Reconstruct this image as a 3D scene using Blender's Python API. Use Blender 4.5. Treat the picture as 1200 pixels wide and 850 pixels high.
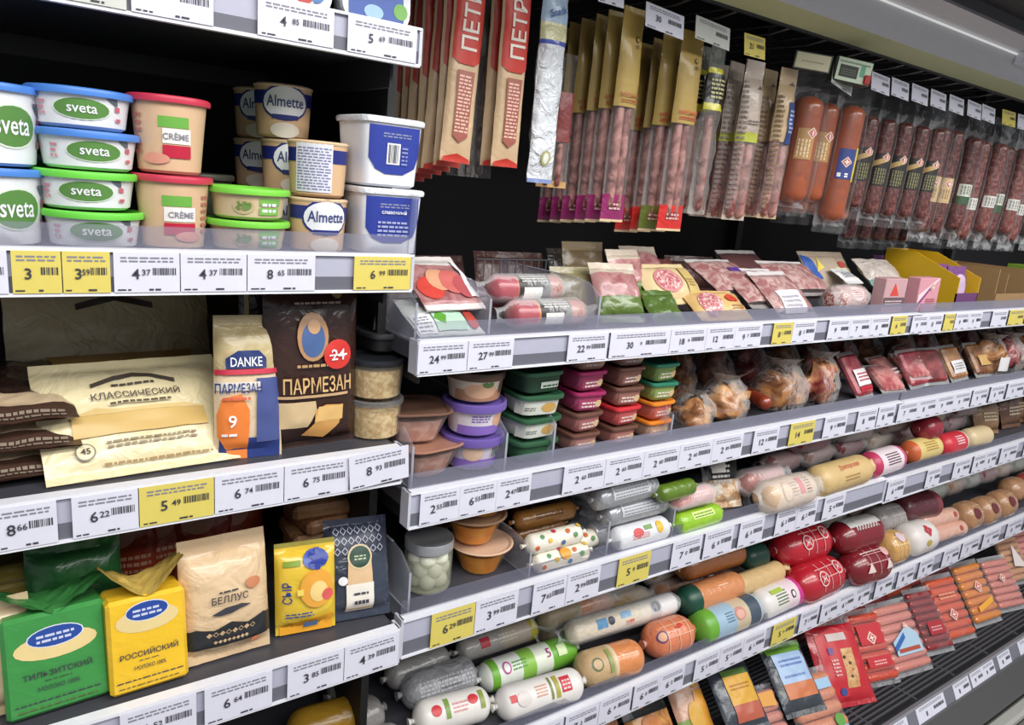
import bpy, math, random
from math import sin, cos, pi, radians
from mathutils import Vector, Matrix, Euler, noise
for o in list(bpy.data.objects): bpy.data.objects.remove(o)
C = bpy.context.scene.collection
scene = bpy.context.scene
random.seed(7)
# ---- camera -------------------------------------------------------------
cam = bpy.data.cameras.new('camera'); camo = bpy.data.objects.new('camera', cam); C.objects.link(camo)
cam.sensor_width = 36; cam.lens = 26.4; cam.clip_start = .02
camo.matrix_world = Matrix(((0.813749, 0.065625, -0.577499, 0.0), (-0.574902, 0.23694, -0.783165, -0.82), (0.085437, 0.969305, 0.230537, 1.57), (0, 0, 0, 1)))
scene.camera = camo
# ---- world, lights, exposure ---------------------------------------------
w = bpy.data.worlds.new('store_air'); scene.world = w; w.use_nodes = True
w.node_tree.nodes['Background'].inputs[0].default_value = (.86, .9, 1, 1)
w.node_tree.nodes['Background'].inputs[1].default_value = .42
def area(name, loc, target, sx, sy, power, col=(1, .98, .95)):
    l = bpy.data.lights.new(name, 'AREA'); l.shape = 'RECTANGLE'; l.size = sx; l.size_y = sy; l.energy = power; l.color = col
    o = bpy.data.objects.new(name, l); C.objects.link(o); o.location = loc
    o.rotation_euler = (Vector(target) - Vector(loc)).to_track_quat('-Z', 'Y').to_euler()
    return o
area('aisle_lamp_row', (1.0, -1.25, 2.75), (1.0, -.1, 1.0), 4.0, .35, 78)
area('far_aisle_lamp_row', (1.4, -2.6, 3.0), (1.4, 0, 1.0), 5.0, .5, 75)
scene.view_settings.view_transform = 'Standard'
scene.view_settings.look = 'None'
scene.view_settings.gamma = 1
scene.view_settings.use_curve_mapping = False
scene.view_settings.exposure = -.4
scene.cycles.transparent_max_bounces = 32
scene.cycles.max_bounces = 8
# ---- materials ------------------------------------------------------------
def lin(h):
    if not isinstance(h, str): return h
    h = h.lstrip('#'); v = [int(h[i:i+2], 16) / 255 for i in (0, 2, 4)]
    return tuple(x / 12.92 if x <= .04045 else ((x + .055) / 1.055) ** 2.4 for x in v)
MATS = {}
def _new(key):
    m = bpy.data.materials.new(key); m.use_nodes = True; nt = m.node_tree; nt.nodes.clear()
    out = nt.nodes.new('ShaderNodeOutputMaterial'); return m, nt, out
def _bump(nt, scale, dist, detail=3, strength=1.0, stretch=None):
    tc = nt.nodes.new('ShaderNodeTexCoord'); nz = nt.nodes.new('ShaderNodeTexNoise'); nz.inputs['Scale'].default_value = scale
    nz.inputs['Detail'].default_value = detail; nz.inputs['Distortion'].default_value = .8
    if stretch:
        mp = nt.nodes.new('ShaderNodeMapping'); mp.inputs['Scale'].default_value = stretch
        nt.links.new(tc.outputs['Object'], mp.inputs[0]); nt.links.new(mp.outputs[0], nz.inputs['Vector'])
    else: nt.links.new(tc.outputs['Object'], nz.inputs['Vector'])
    b = nt.nodes.new('ShaderNodeBump'); b.inputs['Distance'].default_value = dist; b.inputs['Strength'].default_value = strength
    nt.links.new(nz.outputs[0], b.inputs['Height']); return b, nz, tc
def P(col, rough=.45, bump=0, scale=60, metal=0, spec=.5, var=.06, stretch=None, coat=0):
    """plain printed / moulded surface with slight colour variation and optional wrinkles"""
    if coat and not bump: bump, scale = .0045, 34
    key = 'surface %s %s %s %s %s %s' % (col, rough, bump, scale, metal, coat)
    if key in MATS: return MATS[key]
    m, nt, out = _new(key); p = nt.nodes.new('ShaderNodeBsdfPrincipled'); nt.links.new(p.outputs[0], out.inputs[0])
    b, nz, tc = _bump(nt, scale, bump or .0004, stretch=stretch)
    mix = nt.nodes.new('ShaderNodeMixRGB'); c = lin(col)
    mix.inputs[1].default_value = (*[x * (1 - var) for x in c], 1); mix.inputs[2].default_value = (*[min(1, x * (1 + var)) for x in c], 1)
    nt.links.new(nz.outputs[0], mix.inputs[0]); nt.links.new(mix.outputs[0], p.inputs['Base Color'])
    p.inputs['Roughness'].default_value = rough; p.inputs['Metallic'].default_value = metal
    p.inputs['Specular IOR Level'].default_value = spec; p.inputs['Coat Weight'].default_value = coat; p.inputs['Coat Roughness'].default_value = .12
    if bump: nt.links.new(b.outputs[0], p.inputs['Normal'])
    MATS[key] = m; return m
def W(col, **k):            # glossy wrinkled printed film
    k.setdefault('rough', .3); k.setdefault('bump', .004); k.setdefault('coat', .35); k.setdefault('scale', 28); return P(col, **k)
def MEAT(a, b, scale=90, rough=.35, thr=.5, width=.12, bump=.001, coat=.4):
    """two coloured meat: lean a, fat b in blotches"""
    key = 'meat %s %s %s %s' % (a, b, scale, thr)
    if key in MATS: return MATS[key]
    m, nt, out = _new(key); p = nt.nodes.new('ShaderNodeBsdfPrincipled'); nt.links.new(p.outputs[0], out.inputs[0])
    bm_, nz, tc = _bump(nt, scale, bump, detail=4)
    r = nt.nodes.new('ShaderNodeValToRGB'); e = r.color_ramp.elements
    e[0].position = thr - width; e[0].color = (*lin(a), 1); e[1].position = thr + width; e[1].color = (*lin(b), 1)
    nt.links.new(nz.outputs[0], r.inputs[0]); nt.links.new(r.outputs[0], p.inputs['Base Color'])
    nt.links.new(bm_.outputs[0], p.inputs['Normal']); p.inputs['Roughness'].default_value = rough
    p.inputs['Coat Weight'].default_value = coat; p.inputs['Coat Roughness'].default_value = .15
    MATS[key] = m; return m
def FILM(body=.12, col='#ffffff', bump=.006, scale=30, rough=.12, tint='#ffffff'):
    """clear plastic: mostly transparent, glossy highlights, a little milky body"""
    key = 'clear film %s %s %s %s %s' % (body, col, bump, scale, tint)
    if key in MATS: return MATS[key]
    m, nt, out = _new(key)
    t = nt.nodes.new('ShaderNodeBsdfTransparent'); t.inputs[0].default_value = (*lin(tint), 1)
    g = nt.nodes.new('ShaderNodeBsdfPrincipled'); g.inputs['Base Color'].default_value = (*lin(col), 1); g.inputs['Roughness'].default_value = rough
    fr = nt.nodes.new('ShaderNodeFresnel'); fr.inputs[0].default_value = 1.45
    a = nt.nodes.new('ShaderNodeMath'); a.operation = 'ADD'; a.inputs[1].default_value = body; a.use_clamp = True
    mx = nt.nodes.new('ShaderNodeMixShader')
    if bump:
        b, nz, tc = _bump(nt, scale, bump, detail=4); nt.links.new(b.outputs[0], g.inputs['Normal']); nt.links.new(b.outputs[0], fr.inputs['Normal'])
    fm = nt.nodes.new('ShaderNodeMath'); fm.operation = 'MULTIPLY'; fm.inputs[1].default_value = .36; nt.links.new(fr.outputs[0], fm.inputs[0]); nt.links.new(fm.outputs[0], a.inputs[0]); nt.links.new(a.outputs[0], mx.inputs[0])
    nt.links.new(t.outputs[0], mx.inputs[1]); nt.links.new(g.outputs[0], mx.inputs[2]); nt.links.new(mx.outputs[0], out.inputs[0])
    MATS[key] = m; return m
def GLOW(col, s):
    key = 'highlight glow %s %s' % (col, s)
    if key in MATS: return MATS[key]
    m, nt, out = _new(key); e = nt.nodes.new('ShaderNodeEmission'); e.inputs[0].default_value = (*lin(col), 1); e.inputs[1].default_value = s
    nt.links.new(e.outputs[0], out.inputs[0]); MATS[key] = m; return m
def mt(x): return P(x, .4) if isinstance(x, str) else x
CLEAR = FILM(.03); HAZE = FILM(.06, '#dfe1e6', .005, 40); ACRYL = FILM(.06, '#d8dcea', 0, 10, .08)
RISER = FILM(.27, '#9a9bae', 0, 10, .25); RISERC = FILM(.12, '#85879a', 0, 10, .2); CRINK = FILM(.012, '#e4e6e8', .0035, 30, .14)
SILVERBAG = FILM(.55, '#aeb2b8', .012, 38, .2)
# ---- mesh building ----------------------------------------------------------
class MB:
    def __init__(s): s.v = []; s.f = []; s.m = []; s.mats = []
    def mi(s, m):
        m = mt(m)
        if m not in s.mats: s.mats.append(m)
        return s.mats.index(m)
    def add(s, vs, fs, m, flip=False):
        o = len(s.v); s.v += [tuple(v) for v in vs]; k = s.mi(m)
        for f in fs:
            s.f.append(tuple(o + i for i in (reversed(f) if flip else f))); s.m.append(k)
        return s
    def box(s, x0, y0, z0, x1, y1, z1, m):
        v = [(x, y, z) for z in (z0, z1) for y in (y0, y1) for x in (x0, x1)]
        return s.add(v, [(0, 2, 3, 1), (4, 5, 7, 6), (0, 1, 5, 4), (2, 6, 7, 3), (0, 4, 6, 2), (1, 3, 7, 5)], m)
    def bevbox(s, x0, y0, z0, x1, y1, z1, b, m):
        """box with chamfered edges"""
        xs = (x0, x1); ys = (y0, y1); zs = (z0, z1); vs = []; idx = {}
        for i in (0, 1):
            for j in (0, 1):
                for k in (0, 1):
                    for ax in (0, 1, 2):
                        p = [xs[i], ys[j], zs[k]]
                        for a2, q in ((0, i), (1, j), (2, k)):
                            if a2 != ax: p[a2] += b if q == 0 else -b
                        idx[i, j, k, ax] = len(vs); vs.append(p)
        fs = []
        for ax in (0, 1, 2):
            o = [a for a in (0, 1, 2) if a != ax]
            for q in (0, 1):
                def K(u, w_):
                    t = [0, 0, 0]; t[ax] = q; t[o[0]] = u; t[o[1]] = w_; return idx[(*t, ax)]
                fs.append([K(0, 0), K(1, 0), K(1, 1), K(0, 1)])
            for u in (0, 1):
                for w_ in (0, 1):
                    def E_(q, a): 
                        t = [0, 0, 0]; t[ax] = q; t[o[0]] = u; t[o[1]] = w_; return idx[(*t, a)]
                    fs.append([E_(0, o[0]), E_(1, o[0]), E_(1, o[1]), E_(0, o[1])])
        for i in (0, 1):
            for j in (0, 1):
                for k in (0, 1): fs.append([idx[i, j, k, a] for a in (0, 1, 2)])
        c = Vector(((x0 + x1) / 2, (y0 + y1) / 2, (z0 + z1) / 2)); out = []
        for f in fs:
            P_ = [Vector(vs[i]) for i in f]; n = (P_[1] - P_[0]).cross(P_[2] - P_[0])
            out.append(f if n.dot(sum(P_, Vector()) / len(P_) - c) > 0 else f[::-1])
        return s.add(vs, out, m)
    def lathe(s, prof, n, m, p=2, sx=1, sy=1, axis='z', wob=0, seed=0):
        """profile [(r, t, mat?)]; superellipse exponent p; ring caps where r == 0"""
        for k in range(len(prof) - 1):
            a, b = prof[k], prof[k + 1]; mm = b[2] if len(b) > 2 else m; vs = []; fs = []
            for (r, t) in (a[:2], b[:2]):
                for i in range(n):
                    th = 2 * pi * i / n; c, d = cos(th), sin(th)
                    rr = r
                    if wob: rr = r * (1 + wob * noise.noise(Vector((3 * c + seed, 3 * d, t * 60))))
                    x = math.copysign(abs(c) ** (2 / p), c) * rr * sx; y = math.copysign(abs(d) ** (2 / p), d) * rr * sy
                    vs.append((x, y, t) if axis == 'z' else (t, x, y))
            fs = [(i, (i + 1) % n, n + (i + 1) % n, n + i) for i in range(n)]
            s.add(vs, fs, mm)
        return s
    def tube(s, pts, r, m, n=6):
        pts = [Vector(p) for p in pts]; vs = []; fs = []
        for i, p in enumerate(pts):
            d = (pts[min(i + 1, len(pts) - 1)] - pts[max(i - 1, 0)]).normalized()
            u = d.cross(Vector((0, 0, 1)) if abs(d.z) < .9 else Vector((1, 0, 0))).normalized(); w_ = d.cross(u)
            vs += [p + r * (cos(2 * pi * k / n) * u + sin(2 * pi * k / n) * w_) for k in range(n)]
        for i in range(len(pts) - 1):
            fs += [(i * n + k, i * n + (k + 1) % n, (i + 1) * n + (k + 1) % n, (i + 1) * n + k) for k in range(n)]
        fs.append(tuple(range(n))); fs.append(tuple(range((len(pts) - 1) * n, len(pts) * n)))
        return s.add(vs, fs, m)
    def grid(s, fn, us, vs_, m, flip=False):
        """fn(u, v) -> point; m may be a function of (u, v) cell centre"""
        vv = [fn(u, v) for v in vs_ for u in us]; nu = len(us)
        cells = {}
        for j in range(len(vs_) - 1):
            for i in range(nu - 1):
                mm = m((us[i] + us[i+1]) / 2, (vs_[j] + vs_[j+1]) / 2) if callable(m) else m
                cells.setdefault(s.mi(mm), []).append((j * nu + i, j * nu + i + 1, (j + 1) * nu + i + 1, (j + 1) * nu + i))
        o = len(s.v); s.v += [tuple(v) for v in vv]
        for k, fl in cells.items():
            for f in fl: s.f.append(tuple(o + i for i in (reversed(f) if flip else f))); s.m.append(k)
        return s
    def mesh(s, name, angle=40, weld=True):
        me = bpy.data.meshes.new(name); me.from_pydata(s.v, [], s.f)
        for m in s.mats: me.materials.append(m)
        me.polygons.foreach_set('material_index', s.m); me.polygons.foreach_set('use_smooth', [angle > 0] * len(s.f))
        me.validate(); me.update()
        if weld:
            import bmesh
            b = bmesh.new(); b.from_mesh(me); bmesh.ops.remove_doubles(b, verts=b.verts, dist=1e-5); bmesh.ops.recalc_face_normals(b, faces=b.faces); b.to_mesh(me); b.free()
        if angle > 0: me.set_sharp_from_angle(angle=radians(angle))
        return me
# ---- flat print: lettering, shapes, bars mapped on a surface fn(s, t, off) -----
TXT = {}
def text_mesh(body, dense=False, bold=True):
    k = (body, dense)
    if k not in TXT:
        cu = bpy.data.curves.new('lettering', 'FONT'); cu.body = body; cu.resolution_u = 2; cu.size = 1; cu.align_x = 'LEFT'
        if bold: cu.offset = .012
        ob = bpy.data.objects.new('lettering', cu); me = bpy.data.meshes.new_from_object(ob)
        vs = [(v.co.x, v.co.y) for v in me.vertices]; fs = [tuple(p.vertices) for p in me.polygons]
        bpy.data.objects.remove(ob); bpy.data.curves.remove(cu); bpy.data.meshes.remove(me)
        if vs:
            x0 = min(v[0] for v in vs); x1 = max(v[0] for v in vs); y0 = min(v[1] for v in vs); y1 = max(v[1] for v in vs)
            hh = y1 - y0 or 1; vs = [((x - (x0 + x1) / 2) / hh, (y - (y0 + y1) / 2) / hh) for x, y in vs]
            TXT[k] = (vs, fs, (x1 - x0) / hh)
        else: TXT[k] = ([], [], 1)
    return TXT[k]
def dense_poly(pts, lims=(.03, .012, .007, .007)):
    import bmesh
    b = bmesh.new(); b.faces.new([b.verts.new((x, y, 0)) for x, y in pts])
    for lim in lims:
        bmesh.ops.triangulate(b, faces=b.faces[:]); es = [e for e in b.edges if e.calc_length() > lim]
        if es: bmesh.ops.subdivide_edges(b, edges=es, cuts=1)
    bmesh.ops.triangulate(b, faces=b.faces[:]); b.verts.index_update()
    r = [(v.co.x, v.co.y) for v in b.verts], [tuple(v.index for v in f.verts) for f in b.faces]; b.free(); return r
def decals(mb, surf, ds, off0=.0004, step=.0002):
    off = off0
    for d in ds:
        k = d[0]; off += step
        if k == 'r':
            _, s0, t0, s1, t1, m = d[:6]; nx = max(1, min(16, int(abs(s1 - s0) / .005))); ny = max(1, min(16, int(abs(t1 - t0) / .005)))
            mb.grid(lambda a, b: surf(a, b, off), [s0 + (s1 - s0) * i / nx for i in range(nx + 1)], [t0 + (t1 - t0) * i / ny for i in range(ny + 1)], m)
        elif k == 'e':
            _, cs, ct, rs, rt, m = d[:6]; n = 20; vs = [surf(cs, ct, off)]; fs = []; qs = (.4, .75, 1) if max(rs, rt) < .014 else (.2, .4, .6, .8, 1)
            for q in qs:
                vs += [surf(cs + q * rs * cos(2 * pi * i / n), ct + q * rt * sin(2 * pi * i / n), off) for i in range(n)]
            fs = [(0, 1 + i, 1 + (i + 1) % n) for i in range(n)]
            for q in range(len(qs) - 1): fs += [(1 + q * n + i, 1 + q * n + n + i, 1 + q * n + n + (i + 1) % n, 1 + q * n + (i + 1) % n) for i in range(n)]
            mb.add(vs, fs, m)
        elif k == 'p':
            vs, fs = dense_poly(d[1]); mb.add([surf(a, b, off) for a, b in vs], fs, d[2])
        elif k == 't':
            _, body, cs, ct, h, m = d[:6]; mw = d[6] if len(d) > 6 else None; rot = radians(d[7]) if len(d) > 7 else 0
            vs, fs, wd = text_mesh(body, h > .008 and h < .03); sx = h if not mw else min(h, mw / wd)
            c, sn = cos(rot), sin(rot); off_ = off + .0006
            mb.add([surf(cs + x * sx * c - y * h * sn, ct + x * sx * sn + y * h * c, off_) for x, y in vs], fs, m)
        elif k == 'l':      # rows of small print
            _, s0, t0, s1, t1, n, m = d[:7]; rr = random.Random(n * 7 + int(s0 * 1e4)); hh = (t1 - t0) / n
            for i in range(n):
                a = s0
                while a < s1 - .002:
                    b = min(s1, a + rr.uniform(.003, .009)); z = t0 + i * hh
                    mb.add([surf(a, z, off), surf(b, z, off), surf(b, z + hh * .5, off), surf(a, z + hh * .5, off)], [(0, 1, 2, 3)], m); a = b + .0015
        elif k == 'b':      # bar code
            _, s0, t0, s1, t1, m = d[:6]; rr = random.Random(int(s0 * 1e5)); a = s0
            while a < s1:
                b = min(s1, a + rr.choice((.0005, .0009, .0014)))
                mb.add([surf(a, t0, off), surf(b, t0, off), surf(b, t1, off), surf(a, t1, off)], [(0, 1, 2, 3)], m); a = b + rr.choice((.0006, .001))
def label_mesh(surf, ds, name='printed_label'):
    mb = MB(); decals(mb, surf, ds); return mb.mesh(name, 30, weld=False)
def label_parts(surf, ds):
    """separate prints of one pack become separate parts at each ('@', name) marker"""
    out = []; cur = []; nm = 'printed_label'
    for d in list(ds) + [('@', '')]:
        if d[0] == '@':
            if cur: out.append((nm, label_mesh(surf, cur, nm)))
            cur = []; nm = d[1]
        else: cur.append(d)
    return out
# ---- objects --------------------------------------------------------------------
def ob(name, me, parent=None, loc=None, rot=None):
    o = bpy.data.objects.new(name, me); C.objects.link(o); o.parent = parent
    if loc: o.location = loc
    if rot: o.rotation_euler = rot
    return o
def thing(name, label, cat, loc, rot=(0, 0, 0), parts=(), group=None, scale=None):
    r = bpy.data.objects.new(name, None); C.objects.link(r); r.empty_display_size = .03
    r.location = loc; r.rotation_euler = [radians(a) for a in rot]
    if scale: r.scale = scale
    r['label'] = label; r['category'] = cat
    if group: r['group'] = group
    put(parts, r); return r
def put(parts, r):
    for p in parts:
        o = ob(p[0], p[1], r)
        if len(p) > 2 and p[2]: o['label'] = p[2]
        if len(p) > 3: put(p[3], o)
def tag(o, label, cat, group=None):
    o['label'] = label; o['category'] = cat
    if group: o['group'] = group
    return o
CACHE = {}
def cached(fn):
    def g(*a, **k):
        key = (fn.__name__, repr(a), repr(sorted(k.items())))
        if key not in CACHE: CACHE[key] = fn(*a, **k)
        return CACHE[key]
    return g
# ---- product shapes ----------------------------------------------------------------
@cached
def tub(rt, rb, h, lidr, body, lid, ds=(), p=2, n=32, lidh=.007, sx=1, sy=1, rim=None, content=None):
    c = MB(); c.lathe([(0, .001), (rb * .9, .0012), (rb, .004), (rb + (rt - rb) * .5, h * .5), (rt, h - lidh)], n, body, p, sx, sy)
    l = MB(); l.lathe([(rt + .0005, h - lidh), (lidr, h - lidh), (lidr + .0006, h - lidh * .5), (lidr, h - .0012), (lidr - .002, h), (lidr - .005, h - .001), (lidr - .007, h - .003), (0, h - .003)], n, lid, p, sx, sy)
    parts = [('cup', c.mesh('cup')), ('lid', l.mesh('lid'))]
    def surf(s, t, off):
        r = rb + (rt - rb) * t / h + off
        if p == 2: return (r * sx * sin(s / r), -r * sy * cos(s / r), t)
        x = max(-.999, min(.999, s / (r * sx))); return (s, -r * sy * (1 - abs(x) ** p) ** (1 / p) - off, t)
    if content:
        k = MB(); k.lathe([(0, .003), (rb * .93, .003), (rb * .95 + (rt - rb) * .6, h * .72), (0, h * .74)], n, content, p, sx, sy); parts.append(('filling', k.mesh('filling')))
    if ds: parts.append(('printed_label', label_mesh(surf, ds)))
    return parts
def pouch_prof(a, e=.55): return max(0., 1 - abs(a) ** 2.6) ** e
@cached
def pouch(w, h, T, bands, ds=(), seal=(.012, .012), back=None, wr=.0025, seed=1, topw=1., nx=14, ny=18, sag=0., fill=(0., 1.), lean=0.):
    """flat bag standing on its lower seal: bands [(upper fraction, material)], ds = front print. sag moves the bulge down"""
    ts = sorted(set([round(i / ny, 4) for i in range(ny + 1)] + [b[0] for b in bands] + [round(seal[0] / h, 4), round(1 - seal[1] / h, 4)]))
    def thick(s, t):
        f0 = seal[0] / h; f1 = 1 - seal[1] / h
        if t <= f0 or t >= f1: return .0007
        q = (t - f0) / (f1 - f0); q = q ** (1 + sag) if sag >= 0 else q
        return .0007 + T / 2 * pouch_prof(2 * s - 1, .5) * pouch_prof(2 * q - 1, .5)
    def pt(s, t, side, off=0):
        ww = w * (1 + (topw - 1) * t); d = thick(s, t)
        x = (s - .5) * ww; z = t * h
        k = min(1, d / (T * .25 + 1e-6))
        wn = wr * (noise.noise(Vector((x * 38 + seed * 7.3, z * 38, side * 5 + seed))) + .5 * noise.noise(Vector((x * 95, z * 95 + seed, side * 3))))
        sw = .35 * wr * noise.noise(Vector((z * 30, seed, s * 2)))
        y = side * (d + off) + wn * (.4 + .6 * k) * (1 if side < 0 else -1) + lean * sin(s * pi * 3 + seed) * (t ** 3)
        return (x + sw, y, z)
    us = [i / nx for i in range(nx + 1)]
    def mm(u, v):
        for f, m in bands:
            if v <= f + 1e-6: return m
        return bands[-1][1]
    b = MB(); b.grid(lambda u, v: pt(u, v, -1), us, ts, mm); b.grid(lambda u, v: pt(u, v, 1), us, ts, (lambda u, v: back) if back else mm, flip=True)
    parts = [('bag', b.mesh('bag', 60, weld=False))]
    gv = [[Vector(pt(u, v, -1)) for u in us] for v in ts]
    def surf(s, t, off):        # s from the centre line, t from the bottom, in metres; follows the mesh facets
        tt = min(1, max(0, t / h)); ww = w * (1 + (topw - 1) * tt); uu = min(1, max(0, s / ww + .5))
        i = min(nx - 1, int(uu * nx)); j = 0
        while j < len(ts) - 2 and ts[j + 1] < tt: j += 1
        fu = uu * nx - i; fv = (tt - ts[j]) / (ts[j + 1] - ts[j])
        p = gv[j][i].lerp(gv[j][i + 1], fu).lerp(gv[j + 1][i].lerp(gv[j + 1][i + 1], fu), fv)
        return (p.x, p.y - off * 2 - .0006, p.z)
    if ds: parts += label_parts(surf, ds)
    return parts
def sausage_prof(L, r, bands, end, k=.75):
    e = min(L * .3, r * k)
    def rad(x):
        q = abs(x) - (L / 2 - e)
        if q <= 0: return r
        return r * max(0, 1 - (q / e) ** 2) ** .5
    xs = [-L / 2 + e * (1 - cos(i / 6 * pi / 2)) for i in range(7)]
    xs += [-L / 2 + e + (L - 2 * e) * i / 8 for i in range(1, 8)] + [-x for x in xs[::-1]]
    for b in bands: xs.append(-L / 2 + L * b[0])
    xs = sorted(set(round(x, 5) for x in xs)); return xs, rad
@cached
def sausage(L, r, bands, ds=(), end='clip', el=35, clip='#c8c8c8', k=.75, n=22, bend=0., wob=.02, seed=0):
    """lies along x, centre at the origin; bands [(upper fraction along x, material)]"""
    xs, rad = sausage_prof(L, r, bands, end, k)
    def mm(x):
        for f, m in bands:
            if (x + L / 2) / L <= f + 1e-6: return m
        return bands[-1][1]
    c = MB(); prof = [(rad(xs[0]), xs[0])] + [(rad(b), b, mm((a + b) / 2)) for a, b in zip(xs, xs[1:])]
    c.lathe(prof, n, bands[0][1], axis='x', wob=wob, seed=seed)
    parts = [('casing', None)]
    if end == 'clip':
        for sg in (-1, 1):
            q = MB(); q.lathe([(r * .16, sg * (L / 2 - .003)), (r * .13, sg * (L / 2 + .004)), (r * .26, sg * (L / 2 + .009)), (0, sg * (L / 2 + .01))], 10, bands[0 if sg < 0 else -1][1], axis='x')
            q.lathe([(r * .15, sg * (L / 2 + .002)), (r * .2, sg * (L / 2 + .0035)), (r * .15, sg * (L / 2 + .005))], 10, clip, axis='x')
            parts.append(('end_clip', q.mesh('end_clip')))
    elif end == 'twist':
        for sg in (-1, 1):
            q = MB(); q.lathe([(r * .14, sg * (L / 2 - .004)), (r * .12, sg * (L / 2 + .004)), (r * .45, sg * (L / 2 + .016)), (r * .5, sg * (L / 2 + .022))], 14, bands[0 if sg < 0 else -1][1], axis='x', wob=.5, seed=seed + 3)
            parts.append(('twisted_end', q.mesh('twisted_end')))
    elif end == 'sleeve':       # flat clear sleeve around a hanging sausage, its x axis pointing down
        me = pouch(r * 2.75, L + .085, 2.15 * r, ((1, CRINK),), (), seal=(.016, .045), wr=.003, seed=seed + 50, nx=10)[0][1].copy()
        me.transform(Matrix.Translation((L / 2 + .024, 0, 0)) @ Matrix.Rotation(-pi / 2, 4, 'Y')); parts.append(('film_sleeve', me))
    elif end == 'film':
        q = MB(); rr = r + .0025; e = L / 2
        pr = [(.6 * r, -e - .028), (.5 * r, -e - .02), (.55 * r, -e - .008), (.85 * rr, -e + r * .2), (rr, -e + r * .6), (rr, 0), (rr, e - r * .6), (.85 * rr, e - r * .2), (.55 * r, e + .008), (.5 * r, e + .02), (.6 * r, e + .028)]
        q.lathe(pr, 20, CRINK, axis='x', wob=.14, seed=seed); parts.append(('film_wrap', q.mesh('film_wrap', 70)))
    e0 = radians(el)
    def surf(s, t, off):
        R_ = max(.001, rad(s) * (1 + wob * .5)) + off; th = e0 + t / r; return (s, -R_ * cos(th), R_ * sin(th))
    lab = label_mesh(surf, ds) if ds else None
    cm = c.mesh('casing', 60)
    parts[0] = ('casing', cm)
    if lab: parts.append(('printed_label', lab))
    return parts
@cached
def block(w, d, h, m, ds=(), wrap=None, b=.004, side=None):
    q = MB(); q.bevbox(-w/2, -d/2, 0, w/2, d/2, h, b, m)
    parts = [('body', q.mesh('body', 30))]
    def surf(s, t, off): return (s, -d / 2 - off, t)
    if ds: parts.append(('printed_label', label_mesh(surf, ds)))
    if wrap:       # loose film gathered above the block
        tm, hh, seed = wrap; g = MB()
        def fn(u, v):
            y = (v - .5) * d * (1 - .0 * u); x = (u - .5) * w * 1.02
            z = h - .002 + hh * (abs(2 * u - 1) ** 1.3 * (.9 - .5 * v) + .25 * v) + .006 * noise.noise(Vector((u * 9 + seed, v * 7, seed)))
            return (x, y, z)
        us = [i / 10 for i in range(11)]
        g.grid(fn, us, us, tm); parts.append(('gathered_film', g.mesh('gathered_film', 50)))
    return parts
@cached
def capsule(L, r, m, n=10, bend=0, k=.9):
    q = MB(); xs = [-L/2 + r * k * (1 - cos(i / 4 * pi / 2)) for i in range(5)] + [0] + [L/2 - r * k * (1 - cos(i / 4 * pi / 2)) for i in range(4, -1, -1)]
    def rad(x):
        t = abs(x) - (L / 2 - r * k); return r if t <= 0 else r * max(0, 1 - (t / (r * k)) ** 2) ** .5
    q.lathe([(rad(x), x) for x in xs], n, m, axis='x')
    if bend: q.v = [(x, y, z + bend * (x / L * 2) ** 2) for x, y, z in q.v]
    return q.mesh('sausage_link', 70)
@cached
def lump(sx, sy, sz, m, seed, rough=.6, sub=3):
    """irregular piece of meat sitting on z = 0"""
    q = MB(); nu, nv = 22, 14; vs = []
    def fn(u, v):
        th = 2 * pi * u; ph = pi * (v - .5); d = Vector((cos(ph) * cos(th), cos(ph) * sin(th), sin(ph)))
        f = 1 + rough * noise.noise(d * 1.6 + Vector((seed * 3.1, 0, 0))) + rough * .4 * noise.noise(d * 4.5 + Vector((0, seed, 0)))
        return (d.x * sx * f, d.y * sy * f, sz + max(-sz * .92, d.z * sz * f))
    q.grid(fn, [i / nu for i in range(nu + 1)], [i / nv for i in range(nv + 1)], m)
    return q.mesh('meat_piece', 70)
@cached
def filmbag(sx, sy, sz, seed, top=.05, m=None, rough=.3):
    """crumpled clear bag over a piece of meat, its neck gathered and flared above"""
    q = MB(); nu, nv = 34, 20
    def fn(u, v):
        th = 2 * pi * u; c, s_ = cos(th), sin(th)
        r = .9 + .14 * sin(min(v, .6) / .6 * pi) if v < .6 else .9 - 1.7 * (v - .6) if v < .85 else .45 + 2.2 * (v - .85)
        f = r * (1 + rough * .5 * noise.noise(Vector((c * 2 + seed, s_ * 2, v * 3))) + rough * .5 * noise.noise(Vector((c * 6, s_ * 6 + seed, v * 7))))
        return (c * sx * f, s_ * sy * f, .001 + v * (2 * sz + top))
    q.grid(fn, [i / nu for i in range(nu + 1)], [i / nv for i in range(nv + 1)], m or FILM(.0, '#d8d4d0', .009, 36, .1))
    return q.mesh('clear_bag', 70)
def frank_pack(w, h, n, T, fm, ds=(), film=None, seed=1, rows=1):
    """vacuum pack lying on its back in x-z: n links side by side, stacked along z"""
    key = ('frank', w, h, n, T, repr(fm), repr(ds), seed, repr(film))
    if key in CACHE: return CACHE[key]
    parts = [('film', pouch(w, h, T, ((1, film or HAZE),), (), seal=(.006, .006), wr=.0035, seed=seed)[0][1])]
    r = (h - .024) / n / 2; cp = capsule(w * .965, r, fm, 10)
    for i in range(n):
        me = cp.copy(); me.transform(Matrix.Translation((0, 0, .012 + r * (2 * i + 1)))); parts.append(('sausage_link', me))
    if ds:
        def surf(s, t, off): return (s, -T / 2 - .002 - off, t)
        parts += label_parts(surf, ds)
    CACHE[key] = parts; return parts
ORD = ['', 'first', 'second', 'third', 'fourth', 'fifth', 'sixth', 'seventh', 'eighth', 'ninth', 'tenth', 'eleventh', 'twelfth']
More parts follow.
